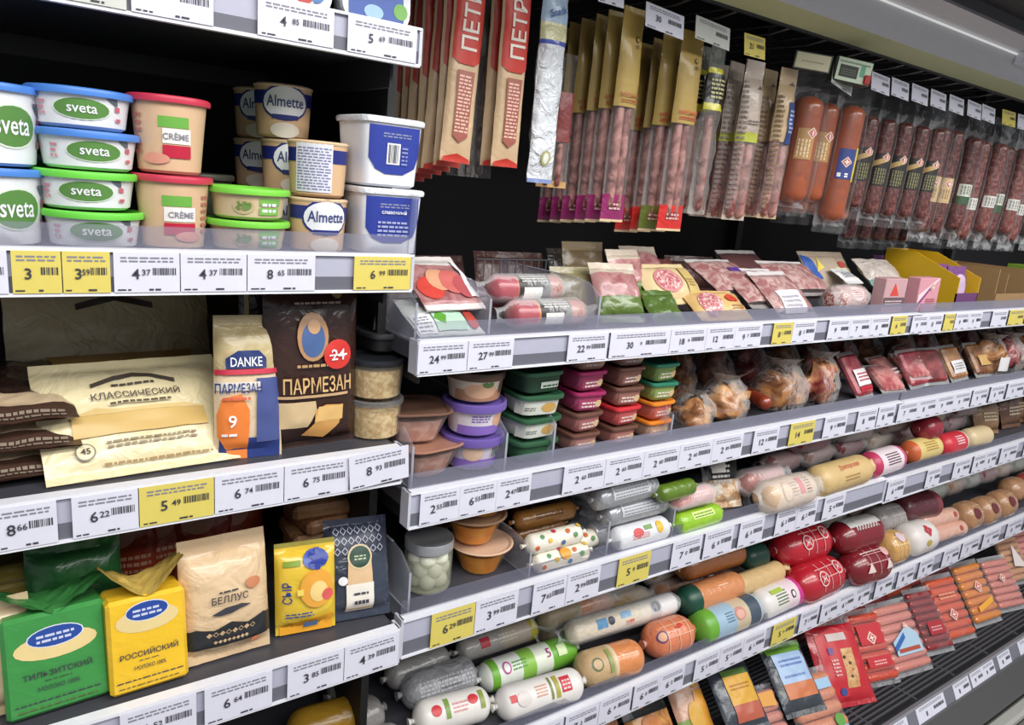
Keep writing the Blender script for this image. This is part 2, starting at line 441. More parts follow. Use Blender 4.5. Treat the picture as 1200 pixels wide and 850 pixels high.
def lay(name, label, cat, g, z, r, parts, group=None, roll=0):
    """something long lying along the line g = x0, y0, x1, y1 at height z of its axis"""
    x0, y0, x1, y1 = g
    return thing(name, label, cat, ((x0 + x1) / 2, (y0 + y1) / 2, z), (roll, 0, math.degrees(math.atan2(y1 - y0, x1 - x0))), parts, group)
# ---- setting: floor and the refrigerated case ------------------------------------
def struct(name, me):
    o = ob(name, me); o['kind'] = 'structure'; return o
q = MB(); q.box(-1.5, -3.5, -.02, 4.6, .9, 0, P('#8f8c84', .35, .0006, 9)); struct('floor', q.mesh('floor', 0))
DK = P('#1d1d1f', .6); DG = P('#2b2b2e', .5); G5 = P('#56565c', .45); STEEL = P('#b9bcc4', .3, metal=.7); WHT = P('#e9eaf2', .4)
XL, XM, XR = -.80, .447, 4.25
case = bpy.data.objects.new('refrigerated_case', None); C.objects.link(case); case.location = (XL, .6, 0)
tag(case, 'long black open refrigerated display case with gray canopy holding all the shelves', 'fridge')
def cpart(name, mb, parent=case, angle=30, label=None):
    o = ob(name, mb.mesh(name, angle), parent)
    if parent is case: o.location = (-XL, -.6, 0)
    if label: o['label'] = label
    return o
q = MB(); q.box(XL, .56, .1, XR, .6, 2.15, DK); cpart('back_panel', q)
q = MB(); q.box(XL, .045, 2.12, XR, .6, 2.15, DG); cpart('roof_panel', q)
for x in (XL - .02, XR):
    q = MB(); q.box(x, -.1, .1, x + .02, .6, 2.15, DG); cpart('side_panel', q)
for x in (XM, 1.737, 3.0):
    q = MB(); q.box(x - .006, .09, .43, x + .006, .56, 2.1, DK) if x == XM else q.box(x - .012, .53, .43, x + .012, .558, 2.1, P('#3a3a3d', .5)); cpart('upright', q)
# canopy: inner strip tinted olive for greenish light, wide gray panel, glowing trim, dark front fascia
OL = P('#cfd3a4', .55); GP = P('#dcdcdf', .5)  # OL carries the greenish light on the inner strip in its colour
q = MB(); q.grid(lambda u, v: (XL + (XR - XL) * u, .08 - .052 * v, 1.884 + .013 * v), [0, 1], [i / 4 for i in range(5)], OL); q.box(XL, .078, 1.88, XR, .084, 2.13, DG)
cpart('canopy_inner_strip', q, label='strip tinted olive for greenish light along the inner canopy edge')
q = MB(); q.grid(lambda u, v: (XL + (XR - XL) * u, .028 - .018 * v ** .8, 1.897 + .05 * v), [0, 1], [i / 6 for i in range(7)], GP); cpart('canopy_panel', q)
q = MB(); q.box(XL, .006, 1.946, XR, .010, 1.949, GLOW('#ffffff', .8)); cpart('canopy_trim', q, label='thin white trim line glowing as an edge highlight')  # bright highlight of the canopy edge, put in as an emitting strip
q = MB(); q.grid(lambda u, v: (XL + (XR - XL) * u, .009 - .05 * v, 1.951 + .012 * v), [0, 1], [0, .5, 1], GP); q.box(XL, -.05, 1.964, XR, -.042, 1.985, G5); cpart('canopy_lip', q)
q = MB(); q.box(XL, -.24, 1.985, XR, -.042, 1.995, DG); q.box(XL, -.244, 1.98, XR, -.238, 2.15, DG); cpart('canopy_fascia', q)
q = MB(); q.bevbox(1.93, -.01, 1.925, 2.08, .012, 1.955, .004, WHT); cpart('lamp_holder', q, label='white box shaped fitting on the canopy trim')
q = MB(); q.box(XL, -.145, .16, XR, .56, .2, G5); q.box(XL, -.165, .2, XR, -.15, .36, P('#5d5d60', .45)); cpart('base_tray', q)
q = MB(); q.bevbox(XL, -.19, .135, XR, -.15, .165, .008, P('#b4b4ae', .35)); cpart('bumper', q, label='pale gray bumper strip')
q = MB(); q.box(XL, -.13, 0, XR, .5, .14, DK); cpart('plinth', q)
# ---- price tags ----------------------------------------------------------------------
INK = P('#3a3a44', .6); INK2 = P('#84848f', .6); TAGW = P('#dcdcea', .5); TAGY = P('#dccb66', .5); TAGG = P('#c9cbc4', .45)
@cached
def tag_mesh(wd, ht, price, col):
    s = 1 if col != 's' else 1; mb = MB(); base = {'w': TAGW, 'y': TAGY, 'g': TAGG}[col]
    mb.box(-wd / 2, -.0007, 0, wd / 2, 0, ht, base)
    surf = lambda a, b, off: (a, -.0007 - off * .6, b)
    ds = [('l', -wd * .4, ht * .76, wd * .4, ht * .93, 2, INK2)]
    if wd > .028:
        ds += [('b', wd * .08, ht * .44, wd * .44, ht * .62, INK), ('l', -wd * .45, ht * .05, -wd * .25, ht * .12, 1, INK), ('l', wd * .02, ht * .05, wd * .2, ht * .14, 1, INK)]
    if price:
        a, b = (price.split('.') + [''])[:2]
        ds.append(('t', a, -wd * .18, ht * .47, ht * .26, INK, wd * .22))
        if b: ds.append(('t', b, -wd * .02 if len(a) < 2 else wd * .0, ht * .51, ht * .15, INK, wd * .16))
    decals(mb, surf, ds); return mb.mesh('price_label', 0, weld=False)
def shelf(label, x0, x1, y, zb, zt, tags, depth=.44, riser=.028, rail_gap=True, board=.022, tilt=0, dividers=()):
    r = thing('fridge_shelf', label, 'shelf', (x0, y, zt - .006), (0, 0, 0))
    L_ = x1 - x0; h = zt - zb
    q = MB(); q.box(0, .006, -board, L_, depth, 0, P('#45454c', .45)); ob('shelf_board', q.mesh('shelf_board', 0), r)
    q = MB(); z0 = zb - (zt - .006)
    q.box(0, 0, z0, L_, .006, z0 + h * .38, P('#696a75', .4)); q.box(0, .001, z0 + h * .38, L_, .006, z0 + h * .93, P('#b3b4c6', .35))
    q.box(0, -.003, z0 + h * .93, L_, .012, z0 + h, WHT); q.box(0, -.0025, z0 - .002, L_, .006, z0 + .0015, WHT)
    rail = ob('price_rail', q.mesh('price_rail', 0), r)
    for sx in (0, L_):
        q = MB(); q.box(sx - .002, -.002, z0, sx + .002, .02, z0 + h, P('#c6c8d4', .4)); ob('rail_end', q.mesh('rail_end', 0), rail)
    for a, b, price, col in tags:
        n_ = max(1, len(price.split('/')) if '/' in price else 1); ps = price.split('/')
        for i, pr in enumerate(ps):
            w0 = (b - a) / n_; t = ob('price_label', tag_mesh(round(w0 - .0006, 3), round(h * .9, 4), pr, col), rail, (a - x0 + w0 * (i + .5), -.0032, z0 + .0015))
            if col == 'y': t['label'] = 'yellow price label'
            if tilt and a == tags[-1][0]: t.rotation_euler = (0, radians(tilt), 0); t.location.y -= .003; t.location.z += .004
    if riser:
        q = MB(); q.box(.002, .008, 0, L_ - .002, .0105, riser, RISERC if 'third' in label or 'fourth' in label else RISER); ob('front_guard', q.mesh('front_guard', 0), r)
    for sx in (.02, L_ - .02):
        q = MB(); q.box(sx - .002, .03, -.06, sx + .002, depth, -board, DG); ob('bracket', q.mesh('bracket', 0), r)
    return r
A1 = shelf('topmost shelf of the left bay, its underside black, loose white price labels', XL + .01, .44, .01, 1.694, 1.735, [(0.136,0.21,'','w'),(0.252,0.334,'4.85','w'),(0.349,0.434,'5.69','w'),(0.071,0.133,'','g')], riser=0)
A2 = shelf('second shelf from the top in the left bay, carrying the curd tubs', XL + .01, .44, 0, 1.432, 1.476, [(-0.026,0.027,'','w'),(0.029,0.069,'3','y'),(0.069,0.11,'3.59','y'),(0.112,0.173,'4.37','w'),(0.173,0.24,'4.37','w'),(0.24,0.316,'8.65','w'),(0.362,0.437,'6.99','y')])
A3 = shelf('third shelf from the top in the left bay, carrying the cheese pouches', XL + .01, .44, 0, 1.178, 1.228, [(-0.004,0.054,'8.66','w'),(0.066,0.128,'6.22','w'),(0.128,0.205,'5.49','y'),(0.205,0.284,'6.74','w'),(0.284,0.366,'6.75','w'),(0.366,0.449,'8.93','w')], riser=.0, tilt=-4)
A4 = shelf('fourth shelf from the top in the left bay, carrying square cheese packs', XL + .01, .44, -.02, .92, .974, [(0.099,0.179,'6.52','w'),(0.187,0.267,'6.64','w'),(0.285,0.36,'3.85','w'),(0.36,0.439,'4.39','w')], riser=.0)
A5 = shelf('lowest visible shelf of the left bay under the cheese packs', XL + .01, .44, -.02, .635, .69, [(.2, .26, '5.1', 'w')], riser=.03)
X1, X2 = .455, 1.733
B1 = shelf('upper shelf of the middle bay under the hanging sausages', X1, X2, 0, 1.322, 1.367, [(0.453,0.603,'24.99/27.99','w'),(0.7,0.779,'22.99','w'),(0.783,0.916,'30.9','w'),(0.916,1.004,'18.4','w'),(1.004,1.155,'12/9.7','w'),(1.188,1.248,'8.1','y'),(1.248,1.323,'8.2','w'),(1.366,1.597,'9/7/8','w'),(1.605,1.669,'6','y')])
B1b = shelf('upper shelf of the far right bay, with the yellow carton', X2 + .004, 3.0, 0, 1.320, 1.365, [(1.692,1.833,'9/8','w'),(1.841,1.892,'','y'),(1.896,2.035,'9/9','w'),(2.092,2.181,'','w'),(2.192,2.287,'','y'),(2.298,2.47,'9/9','w')])
B2 = shelf('second shelf of the middle bay, carrying pate tubs and smoked meat', X1, X2, 0, 1.108, 1.16, [(0.47,0.657,'2.55/6.55/2.47','w'),(0.719,1.153,'2.60/2.60/2.60/2.60/2.89','w'),(1.184,1.263,'12.9','w'),(1.299,1.384,'14','y'),(1.417,1.503,'9.9','w'),(1.543,1.623,'8','w'),(1.627,1.7,'8','w')])
B2b = shelf('second shelf of the far right bay', X2 + .004, 3.0, 0, 1.108, 1.158, [(1.715,2.077,'7/8/9/9','w'),(2.087,2.176,'9','w'),(2.191,2.28,'8','w'),(2.296,2.408,'9','w')])
B3 = shelf('third shelf of the middle bay, carrying the jar and wrapped sausages', X1, X2, 0, .91, .97, [(0.5,0.575,'6.29','y'),(0.575,0.654,'3.99','w'),(0.682,0.751,'7.65','w'),(0.751,0.824,'2.99','w'),(0.865,0.943,'5.9','y'),(0.998,1.079,'7.0','w'),(1.086,1.171,'6.8','w'),(1.189,1.267,'6.5','w'),(1.307,1.451,'6.2/6.2','w'),(1.477,1.56,'5.4','w')])
B3b = shelf('third shelf of the far right bay', X2 + .004, 3.0, 0, .905, .962, [(1.743,1.826,'6.4','w'),(1.932,2.007,'7','w'),(2.077,2.175,'8','w'),(2.19,2.338,'8/8','w'),(2.36,2.475,'9','w'),(2.523,2.727,'8/9','w')])
B4 = shelf('fourth shelf of the middle bay, carrying boiled sausages and red hams', X1, X2, 0, .632, .69, [(0.608,0.71,'6.1','w'),(0.714,0.78,'6.5','w'),(0.784,0.863,'7.2','w'),(0.863,0.944,'6.9','w'),(0.949,1.088,'6.0/6.2','w'),(1.118,1.346,'5.5/5.7/6.1','w'),(1.37,1.455,'5.9','y'),(1.471,1.544,'7.2','w'),(1.554,1.768,'6.1/6.3/8.1','w')], riser=.03)
B4b = shelf('fourth shelf of the far right bay', X2 + .004, 3.0, 0, .63, .688, [(1.792,1.878,'9','w'),(1.9,1.987,'8','w'),(2.01,2.089,'8','w'),(2.142,2.243,'7','w'),(2.254,2.366,'7','w'),(2.389,2.504,'6','w'),(2.552,2.665,'8','w'),(2.691,2.896,'8/9','w')])
# slim clear end plates of the left bay
for z, h, y0, y1, lb in ((1.472, .075, .004, .05, 'small clear end plate beside the square blue tubs'),):
    q = MB(); q.box(-.0015, 0, 0, .0015, y1, h, ACRYL); o = ob('end_plate', q.mesh('end_plate', 0)); o.location = (.444, y0, z); tag(o, lb, 'divider')
# ---- bottom deck: wire grille of single bars ---------------------------------------------
gr = thing('deck_grille', 'dark gray wire grille deck at the bottom under the frankfurter packs', 'grille', (XM, -.125, .4))
BARM = P('#57585d', .4, metal=.2)
b = MB(); b.box(0, -.0022, -.0022, 3.7, .0022, .0022, BARM); bm_bar = b.mesh('bar', 0)
for i in range(44): ob('bar', bm_bar, gr, (0, .012 + i * .0125, 0))
b = MB(); b.box(-.003, 0, -.008, .003, .56, -.002, BARM); bm_c = b.mesh('cross_bar', 0)
for i in range(19): ob('cross_bar', bm_c, gr, (.02 + i * .2, 0, 0))
rr_ = thing('bottom_rail', 'slanting bottom price rail in front of the wire grille', 'rail', (XM, -.162, .352), (-28, 0, 0))
q = MB(); q.box(0, 0, 0, 3.7, .006, .05, P('#74767f', .4)); q.box(0, -.004, .047, 3.7, .01, .053, P('#8a8b92', .4)); ob('rail_strip', q.mesh('rail_strip', 0), rr_)
for a, b_, p_, c_ in [(1.622,1.785,'9','w'),(1.83,1.971,'8','w'),(2.022,2.109,'8','w'),(2.119,2.259,'9/9','w'),(2.286,2.364,'8','w'),(2.422,2.562,'8','w')]:
    for i in range(2 if '/' in p_ else 1):
        ww = (b_ - a) / (2 if '/' in p_ else 1)
        ob('price_label', tag_mesh(round(ww, 3), .044, p_.split('/')[i], c_), rr_, (a - XM + ww * (i + .5), -.0005, .002))
# ================= left bay =====================================================
NAVY = P('#27307a', .35); GRN = P('#5a8f3a', .4); WH = P('#eef0f4', .35); RED = P('#c0203a', .35); TAN = P('#d9b890', .45)
# ---- topmost shelf: flat tubs standing on edge, lids to the front
def flat_tub(label, x, y, z, ds, tilt=-6):
    @cached
    def mk(ds):
        q = MB(); n = 36
        ring = lambda s, yy: [(math.copysign(abs(cos(2*pi*i/n)) ** .5, cos(2*pi*i/n)) * .043 * s, yy, .036 + math.copysign(abs(sin(2*pi*i/n)) ** .55, sin(2*pi*i/n)) * .036 * s) for i in range(n)]
        def loft(rings, m, cap):
            b = MB(); vs = sum(rings, []); fs = [(k*n+i, k*n+(i+1) % n, (k+1)*n+(i+1) % n, (k+1)*n+i) for k in range(len(rings)-1) for i in range(n)]
            fs.append(tuple(range(n)) if cap == 0 else tuple(range((len(rings)-1)*n, len(rings)*n))); b.add(vs, fs, m); return b
        lid = loft([ring(.9, .0015), ring(.93, 0), ring(.99, 0), ring(1.0, .002), ring(1, .007)], WH, 0)
        cup = loft([ring(.95, .007), ring(.93, .02), ring(.82, .042), ring(.78, .044)], WH, 1)
        return [('lid', lid.mesh('lid', 50)), ('cup', cup.mesh('cup', 50)), ('printed_label', label_mesh(lambda s, t, off: (s, .0012 - off, t + .036), ds))]
    thing('flat_tub', label, 'tub', (x, y, z), (tilt, 0, 0), mk(ds))
flat_tub('white flat tub with a blue lid print, on the topmost shelf beside the hanging snacks', 0.397, .035, 1.731,
         (('r', -.034, -.028, .034, .028, '#2f55a8'), ('e', -.02, .014, .014, .012, '#e8f0ee'), ('e', .03, -.014, .009, .009, '#6fae4a'), ('e', -.004, -.02, .012, .008, '#9fc4e4'), ('r', -.034, .008, -.006, .028, '#f2f4f4')))
flat_tub('white flat tub with green and red lid print on the topmost shelf', 0.301, .035, 1.731,
         (('e', 0, 0, .036, .03, '#dfeadf'), ('e', -.012, -.016, .01, .008, '#4b9140'), ('e', .01, -.02, .01, .007, '#b93034'), ('e', .024, -.012, .01, .012, '#3f78b8')))
flat_tub('pale flat tub standing at the left end of the topmost shelf', 0.118, .035, 1.731, (('e', 0, 0, .034, .028, '#e4d5c2'),))
# ---- second shelf: tubs
def sveta_ds(r, h, dx=0, ov='#5b8a45'):
    return (('e', dx, h * .5, .026, h * .27, '#dfeadb'), ('e', dx, h * .5, .0245, h * .245, ov), ('t', 'sveta', dx, h * .5, h * .2, WH, .034), ('r', dx + .031, h * .5, dx + .037, h * .62, '#c86a78'), ('r', dx + .032, h * .25, dx + .038, h * .34, '#c86a78'), ('l', dx - .042, h * .3, dx - .034, h * .7, 3, '#d08a96'), ('p', ((dx + .022, h * .8), (dx + .034, h * .62), (dx + .034, h * .8)), '#5d6470'))
def curd(x, y, z, lid, label, yaw=0, h=.038, r=.0435, lr=.0475, dx=.004, grp=None):
    thing('curd_tub', label, 'tub', (x, y, z), (0, 0, yaw), tub(r, r * .9, h, lr, '#e9ebef', P(lid, .35), sveta_ds(r, h, dx)), grp)
BLU, LGR = '#4f86d8', '#6fd44a'
for i, (lid, dx, lb) in enumerate(((LGR, .004, 'bottom'), (LGR, -.003, 'second from the bottom'), (BLU, .001, 'second from the top'), (BLU, -.002, 'top'))):
    curd(0.102 + (.003, -.002, .001, -.004)[i], .065, 1.4705 + .0383 * i, lid, 'low curd tub with %s lid, green oval, %s of four stacked' % ('bright green' if lid == LGR else 'blue', lb), (-8, -12, -4, -10)[i])
for i in range(2):
    curd(0.011, .07, 1.4705 + .0745 * i, BLU, 'tall white curd tub with blue lid cut by the left edge, %s of the pair' % ('lower', 'upper')[i], 12, .074, .053, .0565, .02)
for i in range(3):
    curd(0.07, .185, 1.4705 + .0383 * i, LGR if i < 2 else '#5a6a62', 'dim curd tub behind the stack of four, %s in the rear column' % ('lowest', 'middle', 'topmost')[i], 0)
PEA = '#dcb894'
def pate_ds(h, flip=False):
    k = -1 if flip else 1
    return (('r', .003 * k - .012, h * .6, .003 * k + .012 + .006, h * .74, '#6fb04a'), ('r', -.009 + .004 * k, h * .4, .021 + .002 * k, h * .59, '#f0ece8'), ('t', 'CRÈME', .006 + .002 * k, h * .5, h * .1, INK2, .026), ('r', -.009 + .004 * k, h * .22, .021 + .002 * k, h * .38, '#bf2440'), ('e', -.012 * k, h * .2, .014, h * .07, '#e09a86'), ('l', -.034 * k - .006, h * .25, -.034 * k + .006, h * .8, 6, '#b8756a'))
for i in range(2):
    thing('spread_tub', 'tall peach spread tub with dark red lid, %s of the pair' % ('lower', 'upper')[i], 'tub', (0.181 - .002 * i, .065, 1.4705 + .0785 * i), (0, 0, (-4, -14)[i]),
          tub(.0365, .0305, .078, .0405, PEA, P('#c93a52', .35), pate_ds(.078, i == 0)))
for i in range(2):
    thing('spread_tub', 'low beige spread tub with bright green lid, %s of the pair by the paper cups' % ('lower', 'upper')[i], 'tub', (0.261, .065, 1.4705 + .0355 * i), (0, 0, -6),
          tub(.0415, .037, .0353, .046, '#d8c3a0', P('#7fd64a', .35), (('e', -.012, .016, .012, .009, '#cbb58c'), ('t', '❧', -.012, .016, .01, '#6f8f4a'), ('r', .005, .017, .032, .025, '#7dbb56'), ('r', .005, .007, .03, .015, '#7dbb56'), ('l', .008, .01, .026, .023, 2, WH))))
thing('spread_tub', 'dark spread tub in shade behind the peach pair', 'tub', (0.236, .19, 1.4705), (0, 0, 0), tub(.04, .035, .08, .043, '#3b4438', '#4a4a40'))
def alm_ds(kind, h=.064):
    r = .033
    base = (('r', .0, h * .62, .05, h * .86, NAVY), ('r', -.05, h * .62, -.02, h * .86, NAVY))
    if kind == 'logo':
        return base + (('e', 0, h * .66, .030, h * .33, NAVY), ('e', 0, h * .66, .0275, h * .29, '#eceef4'), ('t', 'Almette', 0, h * .68, h * .2, '#3a4478', .046), ('r', -.016, h * .36, .016, h * .44, NAVY), ('e', 0, h * .16, .018, h * .14, '#eadfd0'))
    return base + (('r', -.032, h * .1, .012, h * .95, '#dfe0ea'), ('l', -.03, h * .14, .01, h * .9, 15, '#7d80a6'))
def cup(x, y, z, kind, label, yaw=0):
    thing('paper_cup', label, 'cup', (x, y, z), (0, 0, yaw), tub(.0345, .031, .064, .0352, '#d8b48c', P('#dcc09c', .5), alm_ds(kind), lidh=.004))
xa = 0.343
cup(xa, .065, 1.4705, 'logo', 'tan paper cup with white oval, front lower cup beside the square blue tubs', -2)
cup(xa - .001, .065, 1.535, 'text', 'tan paper cup turned to its white small-print side, on the front lower cup', -12)
xb = 0.332
for i in range(3): cup(xb + (.004, .006, -.003)[i], .152, 1.4705 + .0645 * i, 'logo', 'tan paper cup with navy rimmed oval, %s of the column behind the front cups' % ('lowest', 'middle', 'topmost')[i], (0, -6, -14)[i])
for i in range(3): cup(0.332, .25, 1.4705 + .0645 * i, 'logo', 'dim tan paper cup, %s of the rearmost column' % ('lowest', 'middle', 'topmost')[i], -20)
for i in range(2):
    h = .0815
    thing('square_tub', 'square blue and white tub with ridged lid, %s of the pair' % ('lower', 'upper')[i], 'tub', (0.425 - .006 * i, .062, 1.4705 + .082 * i), (0, 0, (-3, 4)[i]),
          tub(.0405, .036, h, .0435, '#eef0f6', P('#e6e9f0', .4, .002, 300), (('p', ((-.035, h * .88), (.033, h * .88), (.034, h * .5), (.028, h * .3), (.012, h * .2), (-.012, h * .2), (-.026, h * .27), (-.034, h * .42)), '#2f3f9a'), ('l', -.018, h * .72, .02, h * .8, 2, '#8a90b0'),) + ((('r', -.012, h * .34, .006, h * .64, WH), ('b', -.01, h * .36, .004, h * .62, INK), ('l', .008, h * .34, .016, h * .62, 5, '#8790c8')) if i else (('t', 'сливочный', 0, h * .66, h * .06, WH, .04), ('l', -.02, h * .3, .02, h * .55, 4, '#a8aed8'))), p=6, n=48))
# ---- third shelf: cheese pouches
KLA = W('#e7d9ae', bump=.006); KLD = W('#d8c69a', bump=.006); INKB = P('#4a4038', .6)  # KLD: same cream film as KLA, darkened for the shade at the back
kds = (('p', ((-.045, .112), (-.02, .121), (.0, .123), (.02, .121), (.045, .112), (.045, .106), (.02, .115), (0, .117), (-.02, .115), (-.045, .106)), INKB), ('l', -.024, .106, .024, .112, 1, INKB), ('t', 'КЛАССИЧЕСКИЙ', 0, .094, .011, INKB, .125), ('r', -.07, .045, .07, .07, '#cfae6a'), ('p', ((-.07, .07), (.07, .07), (.05, .076), (-.02, .074), (-.045, .079)), '#d8bd80'), ('l', -.04, .03, .055, .04, 2, '#8a7a5c'), ('e', -.062, .028, .010, .010, '#7d7261'), ('e', -.062, .028, .0085, .0085, '#e0d4b0'), ('t', '45', -.062, .028, .007, INKB, .01), ('l', -.045, .012, .07, .016, 1, '#b89a70'), ('l', -.03, .08, .035, .086, 1, '#5e5548'))
thing('cheese_pouch', 'cream cheese pouch with dark arched print lying back in the middle of the third shelf', 'pouch', (0.148, .04, 1.224), (-46, 0, 3), pouch(.2, .148, .026, ((1, KLA),), kds, seed=3, wr=.004))
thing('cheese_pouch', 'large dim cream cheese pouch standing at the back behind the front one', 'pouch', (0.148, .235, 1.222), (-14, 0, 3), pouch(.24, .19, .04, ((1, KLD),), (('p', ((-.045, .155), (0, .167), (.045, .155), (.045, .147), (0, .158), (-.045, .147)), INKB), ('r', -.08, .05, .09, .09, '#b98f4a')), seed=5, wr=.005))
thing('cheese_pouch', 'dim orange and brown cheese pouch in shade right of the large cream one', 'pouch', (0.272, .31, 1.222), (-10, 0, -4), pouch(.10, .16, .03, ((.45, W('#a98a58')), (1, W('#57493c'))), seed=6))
BRN = W('#3a2723', rough=.2, bump=.007)
for i, (z, yw, dy) in enumerate(((1.222, 4, .0), (1.25, -3, .006), (1.278, 4, .01))):
    thing('dark_pouch', 'dark brown shiny pouch lying flat at the left frame edge, %s of three' % ('lowest', 'middle', 'top')[i], 'pouch', (0.014, .045 + dy, z + .012), (-84, 0, yw), pouch(.14, .19, .022, ((.16, W('#4a352c')), (.3, W('#c9b292')), (1, BRN)), (('l', -.06, .005, .06, .02, 2, '#8d7f70'),), seed=8 + i, wr=.006))
OR = P('#e8823a', .4)
dds = (('r', -.034, .0, .036, .026, '#2b3c7c'), ('p', ((-.036, .03), (-.036, .055), (-.03, .075), (-.01, .08), (.0, .06), (-.002, .0), (-.02, .0)), OR), ('r', .008, .02, .036, .098, '#4a568e'), ('r', -.039, .084, .012, .094, '#e7e3da'), ('t', 'ПАРМЕЗАН', -.012, .087, .012, '#2b3c7c', .05), ('r', -.039, .103, .039, .109, '#c8324a'), ('p', ((-.026, .11), (-.026, .122), (-.012, .131), (.012, .131), (.02, .122), (.02, .11)), '#23356f'), ('t', 'DANKE', -.003, .118, .011, WH, .036), ('t', '9', -.02, .048, .015, WH), ('l', -.032, .03, -.012, .036, 1, WH), ('l', -.03, .073, .0, .08, 1, '#d86a50'))
thing('cheese_pouch', 'small pouch with blue badge, red line and orange corner, left of the tall brown pouch', 'pouch', (0.258, .048, 1.222), (-9, 0, -6), pouch(.078, .172, .03, ((.6, W('#e0c9a8')), (1, W('#c0ae80', bump=.006))), dds, seed=11, topw=.92))
BR2 = W('#3b2620', rough=.22, bump=.005)
pds = (('p', ((-.05, .005), (.052, .005), (.052, .012), (.0, .012), (-.05, .06)), '#32201b'), ('p', ((-.05, .03), (-.012, .03), (-.002, .052), (-.004, .064), (-.05, .064)), '#d3b98e'), ('p', ((-.018, .018), (.012, .012), (.03, .03), (.034, .056), (.01, .058), (-.004, .052), (-.004, .034)), '#d9a25c'), ('p', ((-.004, .036), (.034, .036), (.034, .056), (0, .056)), '#e8bd77'), ('t', 'ПАРМЕЗАН', .0, .085, .02, '#d8b27a', .088), ('r', -.05, .069, .04, .0725, '#c9a57c'), ('e', -.008, .145, .02, .03, '#b58a64'), ('e', -.008, .142, .015, .022, '#4b6596'), ('e', -.007, .158, .008, .009, '#c9a078'), ('l', -.028, .108, .018, .115, 1, '#c09a6c'), ('e', .024, .122, .019, .019, '#d23a34'), ('t', '24', .024, .122, .014, WH, .026), ('r', .012, .1205, .037, .1225, WH), ('e', .026, .2, .008, .009, '#a8854a'), ('l', -.03, .185, .03, .19, 1, '#a58e7c'))
thing('cheese_pouch', 'tall brown stand-up pouch with red round sticker and yellow cheese pieces', 'pouch', (0.341, .062, 1.222), (-3, 0, 2), pouch(.122, .225, .045, ((1, BR2),), pds, seed=12, wr=.003, seal=(.008, .02)))
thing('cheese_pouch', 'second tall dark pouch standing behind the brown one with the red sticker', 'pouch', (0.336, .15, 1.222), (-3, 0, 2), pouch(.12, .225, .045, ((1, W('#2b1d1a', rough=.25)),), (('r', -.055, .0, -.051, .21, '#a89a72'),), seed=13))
CUPC = FILM(.1, '#e8e0d0', 0, 10)
for i in range(2):
    thing('cheese_cup', 'clear cup of cheese cubes, %s of the two beside the brown pouch' % ('lower', 'upper')[i], 'cup', (0.434 , .075, 1.2215 + .056 * i), (0, 0, 0), tub(.037, .034, .055, .039, CUPC, FILM(.25, '#aeb2b8', 0, 10) if i == 0 else P('#26282e', .3), content=MEAT('#c9a468', '#efd9a4', 110, coat=.1)))
thing('cheese_cup', 'black lidded tray on top of the cheese cups at the shelf end', 'tray', (0.458, .105, 1.3335), (0, 0, 8), tub(.034, .031, .028, .037, P('#2b2a2c', .4), P('#39383c', .35), p=4))
q = MB(); q.grid(lambda u, v: (.045 * (u - .5) * (1 - .3 * v), .006 * noise.noise(Vector((u * 3, v * 3, 1))), .05 * v), [i / 6 for i in range(7)], [i / 6 for i in range(7)], FILM(.4, '#8a8284', .01)); 
thing('crumpled_film', 'crumpled gray clear film standing on the black lidded tray', 'wrapper', (0.46, .1, 1.362), (-5, 0, 10), [('film', q.mesh('film', 60))])
# ---- fourth shelf: square cheese packs
def cheese_pack(u_x, y, w, h, d, col, ds, label, yaw=0, lean=-6, wrap=None, wcol=None, z=.968):
    return thing('cheese_pack', label, 'cheese', (u_x, y, z + .002), (lean, 0, yaw), block(w, d, h, W(col, bump=.0025), ds, (W(wcol or col, bump=.006), *wrap) if wrap else None))
def plate(w, h, cy, main, sub, ov='#e6cf92', inkc=INK):
    return (('e', 0, cy - .007, w * .4, h * .13, ov), ('e', 0, cy + .003, w * .275, h * .105, '#dfe4ee'), ('e', 0, cy + .003, w * .262, h * .095, '#2a4b9b'), ('l', -w * .18, cy - .002, w * .18, cy + .009, 2, '#c8d0e8'), ('t', main, 0, h * .42, h * .075, inkc, w * .78), ('l', -w * .13, h * .335, w * .13, h * .35, 1, inkc), ('t', sub, 0, h * .27, h * .045, inkc, w * .4), ('l', -w * .42, h * .14, w * .42, h * .165, 1, inkc), ('l', -w * .4, h * .08, w * .36, h * .1, 1, '#5c5430'))
cheese_pack(0.047, .035, .098, .112, .045, '#3f9147', plate(.098, .112, .082, 'ТИЛЬЗИТСКИЙ', 'МОЛОКО 100%'), 'green cheese block with blue oval, at the left end of the fourth shelf', 3, -9, (.034, 2), '#3b7d40')
cheese_pack(0.136, .028, .083, .112, .045, '#f0c22e', plate(.083, .112, .092, 'РОССИЙСКИЙ', 'МОЛОКО 100%'), 'yellow cheese block with blue oval and peaked film, right of the green block', 2, -7, (.045, 5), '#c9ab58')
bel = W('#dcbf98', bump=.006, rough=.4)
bds = (('p', ((-.05, .022), (.052, .022), (.052, .048), (.04, .053), (.02, .046), (0, .053), (-.02, .046), (-.04, .05), (-.05, .046)), '#2a2c30'), ('t', '◆◇◆◇◆◇◆◇', 0, .041, .007, '#c9ab84', .09), ('t', '◆◆◆◆◆◆◆◆', 0, .030, .005, '#c9ab84', .09), ('t', 'БЕЛЛУС', .0, .083, .0095, INK, .042), ('l', -.012, .091, .012, .095, 1, INK), ('p', ((-.022, .066), (-.006, .072), (.012, .074), (.024, .07), (.01, .068), (.0, .064), (-.012, .063)), INK), ('e', .028, .096, .009, .007, '#c8825c'), ('e', .03, .02, .006, .004, '#d8875e'))
